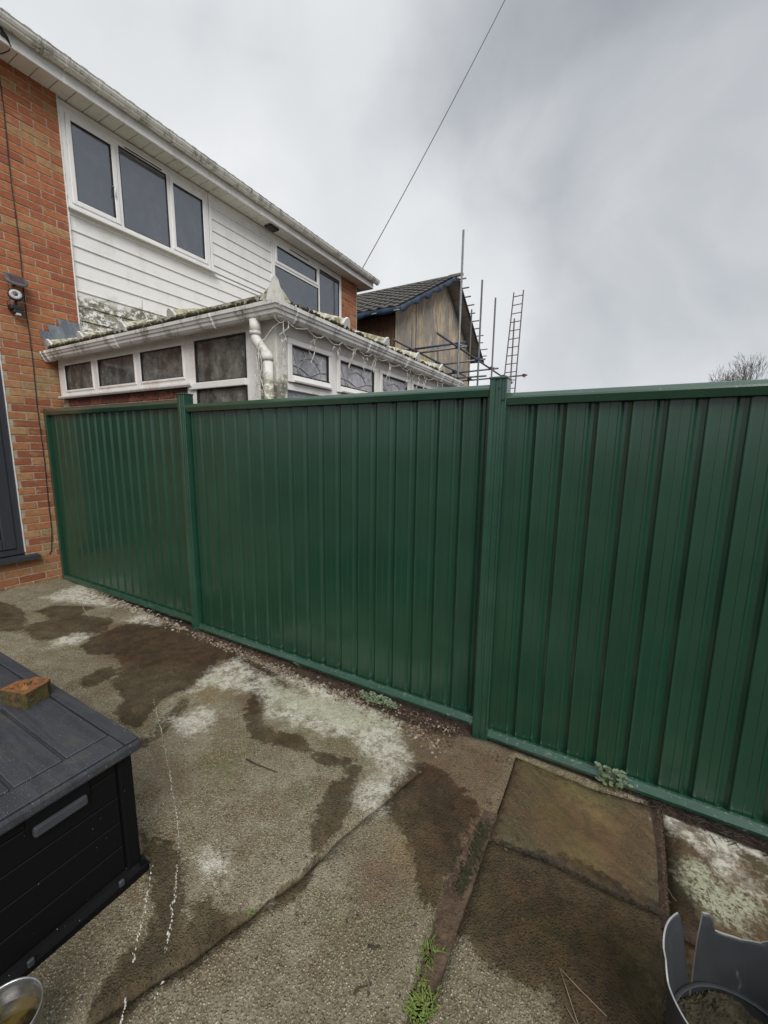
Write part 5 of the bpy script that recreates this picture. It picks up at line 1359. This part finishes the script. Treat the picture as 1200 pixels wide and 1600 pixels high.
def tuft(px, py, n, L, label, lean=(0, 0), sp=.025):
    c0 = G(px, py); c0.z -= .01; t = thing('grass_tuft', label, 'grass', c0, 'grass tufts in the dirt channel'); b = MB()
    for _ in range(n):
        a = random.uniform(0, 6.28); d = Vector((math.cos(a)*.75+lean[0], math.sin(a)*.75+lean[1], random.uniform(.15, .9))).normalized(); l = L*random.uniform(.4, 1)
        p = c0+Vector((random.gauss(0, sp), random.gauss(0, sp), 0)); s_ = d.cross(Vector((0, 0, 1))).normalized(); w_ = random.uniform(.0016, .0034)
        prev = None
        for k in range(5):
            u = k/4; q = p+d*l*u+Vector((0, 0, -l*.5*u*u)); q.z = max(q.z, c0.z+.008); ww = w_*(1-u*.92)
            cur = (b.bm.verts.new(q-s_*ww), b.bm.verts.new(q+s_*ww))
            if prev: b.bm.faces.new((prev[0], prev[1], cur[1], cur[0]))
            prev = cur
    b.build('blades', 'grass', t, kind='stuff')
tuft(672, 1488, 55, .055, 'smaller grass tuft in the dirt channel between the slabs', (.1, .1), .012)
tuft(655, 1572, 150, .07, 'larger bright grass tuft in the dirt channel nearest the camera', (0, .2), .022)
tuft(392, 1424, 10, .02, 'tiny grass sprig growing from the long concrete crack', (0, 0), .006)

def stick(name, pts, r, mat, label, group=None, cat='twig'):
    q = [G(*p, dz=.004+(i % 2)*.002) for i, p in enumerate(pts)]
    tag(MB().tube(q, [r*(1-.5*i/(len(q)-1)) for i in range(len(q))], 6).build(name, mat), label, cat, group)
stick('twig', [(385,1186),(398,1193),(418,1201),(434,1207)], .0035, 'twig', 'dark curved twig lying on the pale middle of the concrete')
stick('dry_stalk', [(874,1512),(890,1560),(905,1605)], .0018, 'drystalk', 'straw stalk crossing down the dark flagstone, left one of two', cat='stalk')
stick('dry_stalk', [(874,1512),(905,1545),(948,1588)], .0018, 'drystalk', 'longer straw stalk slanting right over the dark flagstone', cat='stalk')
stick('dry_stalk', [(882,1568),(893,1588),(903,1604)], .0012, 'drystalk', 'short straw stalk beside the two long ones on the dark flagstone', cat='stalk')
stick('dry_stalk', [(1044,1388),(1050,1400),(1057,1408)], .001, 'drystalk', 'hair-thin stalk beside the white-stained flagstone joint', cat='stalk')
stick('twig', [(575,1478),(585,1480),(594,1479)], .004, 'twig', 'short black twig lying on the near concrete')
stick('twig', [(553,1553),(562,1543),(575,1540)], .003, 'twig', 'small grey twig lying at the near edge of the concrete')
def debris(name, n, path, spread, sz, mat, seed, label=None, flat=.55, zoff=.0):
    rn = random.Random(seed); b = MB(); pts = [Vector(p) for p in path]; L = [(q-p).length for p, q in zip(pts, pts[1:])]; tot = sum(L)
    for _ in range(n):
        t = rn.random()*tot; i = 0
        while t > L[i]: t -= L[i]; i += 1
        p = pts[i]+(pts[i+1]-pts[i])*(t/L[i]); x = p.x+rn.gauss(0, spread); y = p.y+rn.gauss(0, spread)
        r = sz*rn.uniform(.4, 1.3); g = bmesh.ops.create_icosphere(b.bm, subdivisions=1, radius=r); vs = g['verts']
        for v in vs: v.co *= rn.uniform(.7, 1.25)
        bmesh.ops.scale(b.bm, vec=(rn.uniform(.7, 1.3), rn.uniform(.7, 1.3), flat), verts=vs); bmesh.ops.rotate(b.bm, verts=vs, cent=(0, 0, 0), matrix=Matrix.Rotation(rn.uniform(0, 3), 3, 'Z'))
        bmesh.ops.translate(b.bm, vec=(x, y, gz(x, y)+zoff+r*flat*.3), verts=vs)
    o = b.build(name, mat, None, kind='stuff')
    o['label'] = label; o['category'] = 'debris'; return o
debris('gravel', 520, [(.6, -.07), (2.2, -.10)], .028, .010, 'gravel', 1, 'pale gravel along the foot of the far fence panel')
debris('gravel', 700, [(2.3, -.10), (3.3, -.12), (4.0, -.13)], .022, .008, 'gravel', 2, 'white gravel and chips along the foot of the middle fence panel')
debris('gravel', 130, [(4.30, -.18), (4.52, -.22)], .03, .008, 'gravel', 3, 'small heap of pebbles beside the middle post')
def litter(name, n, path, spread, L, mat, seed, label, W=.35):
    rn = random.Random(seed); b = MB(); pts = [Vector(p) for p in path]; Ls = [(q-p).length for p, q in zip(pts, pts[1:])]; tot = sum(Ls)
    for _ in range(n):
        t = rn.random()*tot; i = 0
        while t > Ls[i]: t -= Ls[i]; i += 1
        p = pts[i]+(pts[i+1]-pts[i])*(t/Ls[i]); x = p.x+rn.gauss(0, spread); y = p.y+rn.gauss(0, spread)
        if y > .03: continue
        an = rn.uniform(0, 6.28); l = L*rn.uniform(.4, 1.3); leaf_mesh(b, Vector((x, y, gz(x, y)+rn.uniform(.001, .009))), Vector((math.cos(an), math.sin(an), rn.uniform(-.1, .25))), Vector((rn.uniform(-.4, .4), rn.uniform(-.4, .4), 1)), l, l*W)
    o = b.build(name, mat, None, kind='stuff'); o['label'] = label; o['category'] = 'debris'
litter('leaf_litter', 1100, [(2.3, -.09), (3.2, -.10), (4.2, -.13), (4.55, -.19)], .035, .016, 'litter', 4, 'brown leaf crumbs under the middle fence panel')
litter('leaf_litter', 500, [(3.75, -.06, 0), (4.2, -.07, 0), (4.58, -.08, 0)], .03, .017, 'litter', 14, 'thick brown leaf crumbs banked against the fence beside the middle post')
debris('gravel', 220, [(3.8, -.07), (4.55, -.08)], .025, .006, 'gravel', 15, 'small stones in the leaf crumbs beside the middle post')
litter('leaf_litter', 260, [(4.6, -.17), (4.95, -.12), (5.4, -.06)], .02, .014, 'litter', 5, 'brown crumbs under the start of the right-hand fence panel', .3)
litter('leaf_litter', 500, [(5.4, -.045), (6.4, -.04)], .022, .05, 'twig', 6, 'dark twiggy litter between the white stone and the fence', .08)
litter('leaf_litter', 90, [(4.5, -.3), (4.9, -.5), (5.2, -.9)], .16, .014, 'litter', 7, 'loose brown crumbs scattered over the wet flagstones', .4)
litter('leaf_litter', 70, [G(420, 1180)[:3], G(560, 1400)[:3], G(500, 1560)[:3]], .22, .011, 'twig', 13, 'dark specks of leaf scattered on the near concrete', .5)
litter('leaf_litter', 160, [G(750, 1260)[:3], G(715, 1360)[:3], G(690, 1440)[:3], G(650, 1560)[:3]], .012, .013, 'litter', 8, 'brown crumbs in the dirt channel', .4)
litter('leaf_litter', 130, [G(1030, 1262)[:3], G(1036, 1340)[:3], G(1041, 1425)[:3]], .0035, .008, 'litter', 9, 'rusty crumbs packed in the paving joint', .5)
litter('leaf_litter', 230, [(4.875, -.600, 0), G(850, 1342)[:3], G(940, 1387)[:3], (5.44, -.566, 0)], .0022, .010, 'twig', 12, 'dark crumbs packed in the joint between the two wet flagstones', .5)
mb_ = MB(); rn = random.Random(5)
cpts = [G(765, 1290), G(752, 1320), G(735, 1360), G(722, 1392)]
for _ in range(900):
    t = rn.random()*3; i = min(int(t), 2); p = cpts[i]+(cpts[i+1]-cpts[i])*(t-i); x = p.x-.012+rn.gauss(0, .011); y = p.y+rn.gauss(0, .011); r = rn.uniform(.002, .0045)
    g = bmesh.ops.create_icosphere(mb_.bm, subdivisions=1, radius=r); bmesh.ops.translate(mb_.bm, vec=(x, y, gz(x, y)-.008+r*.5), verts=g['verts'])
o = mb_.build('moss_patch', 'moss', None, kind='stuff'); o['label'] = 'dark moss in the dirt channel between slabs'; o['category'] = 'moss'
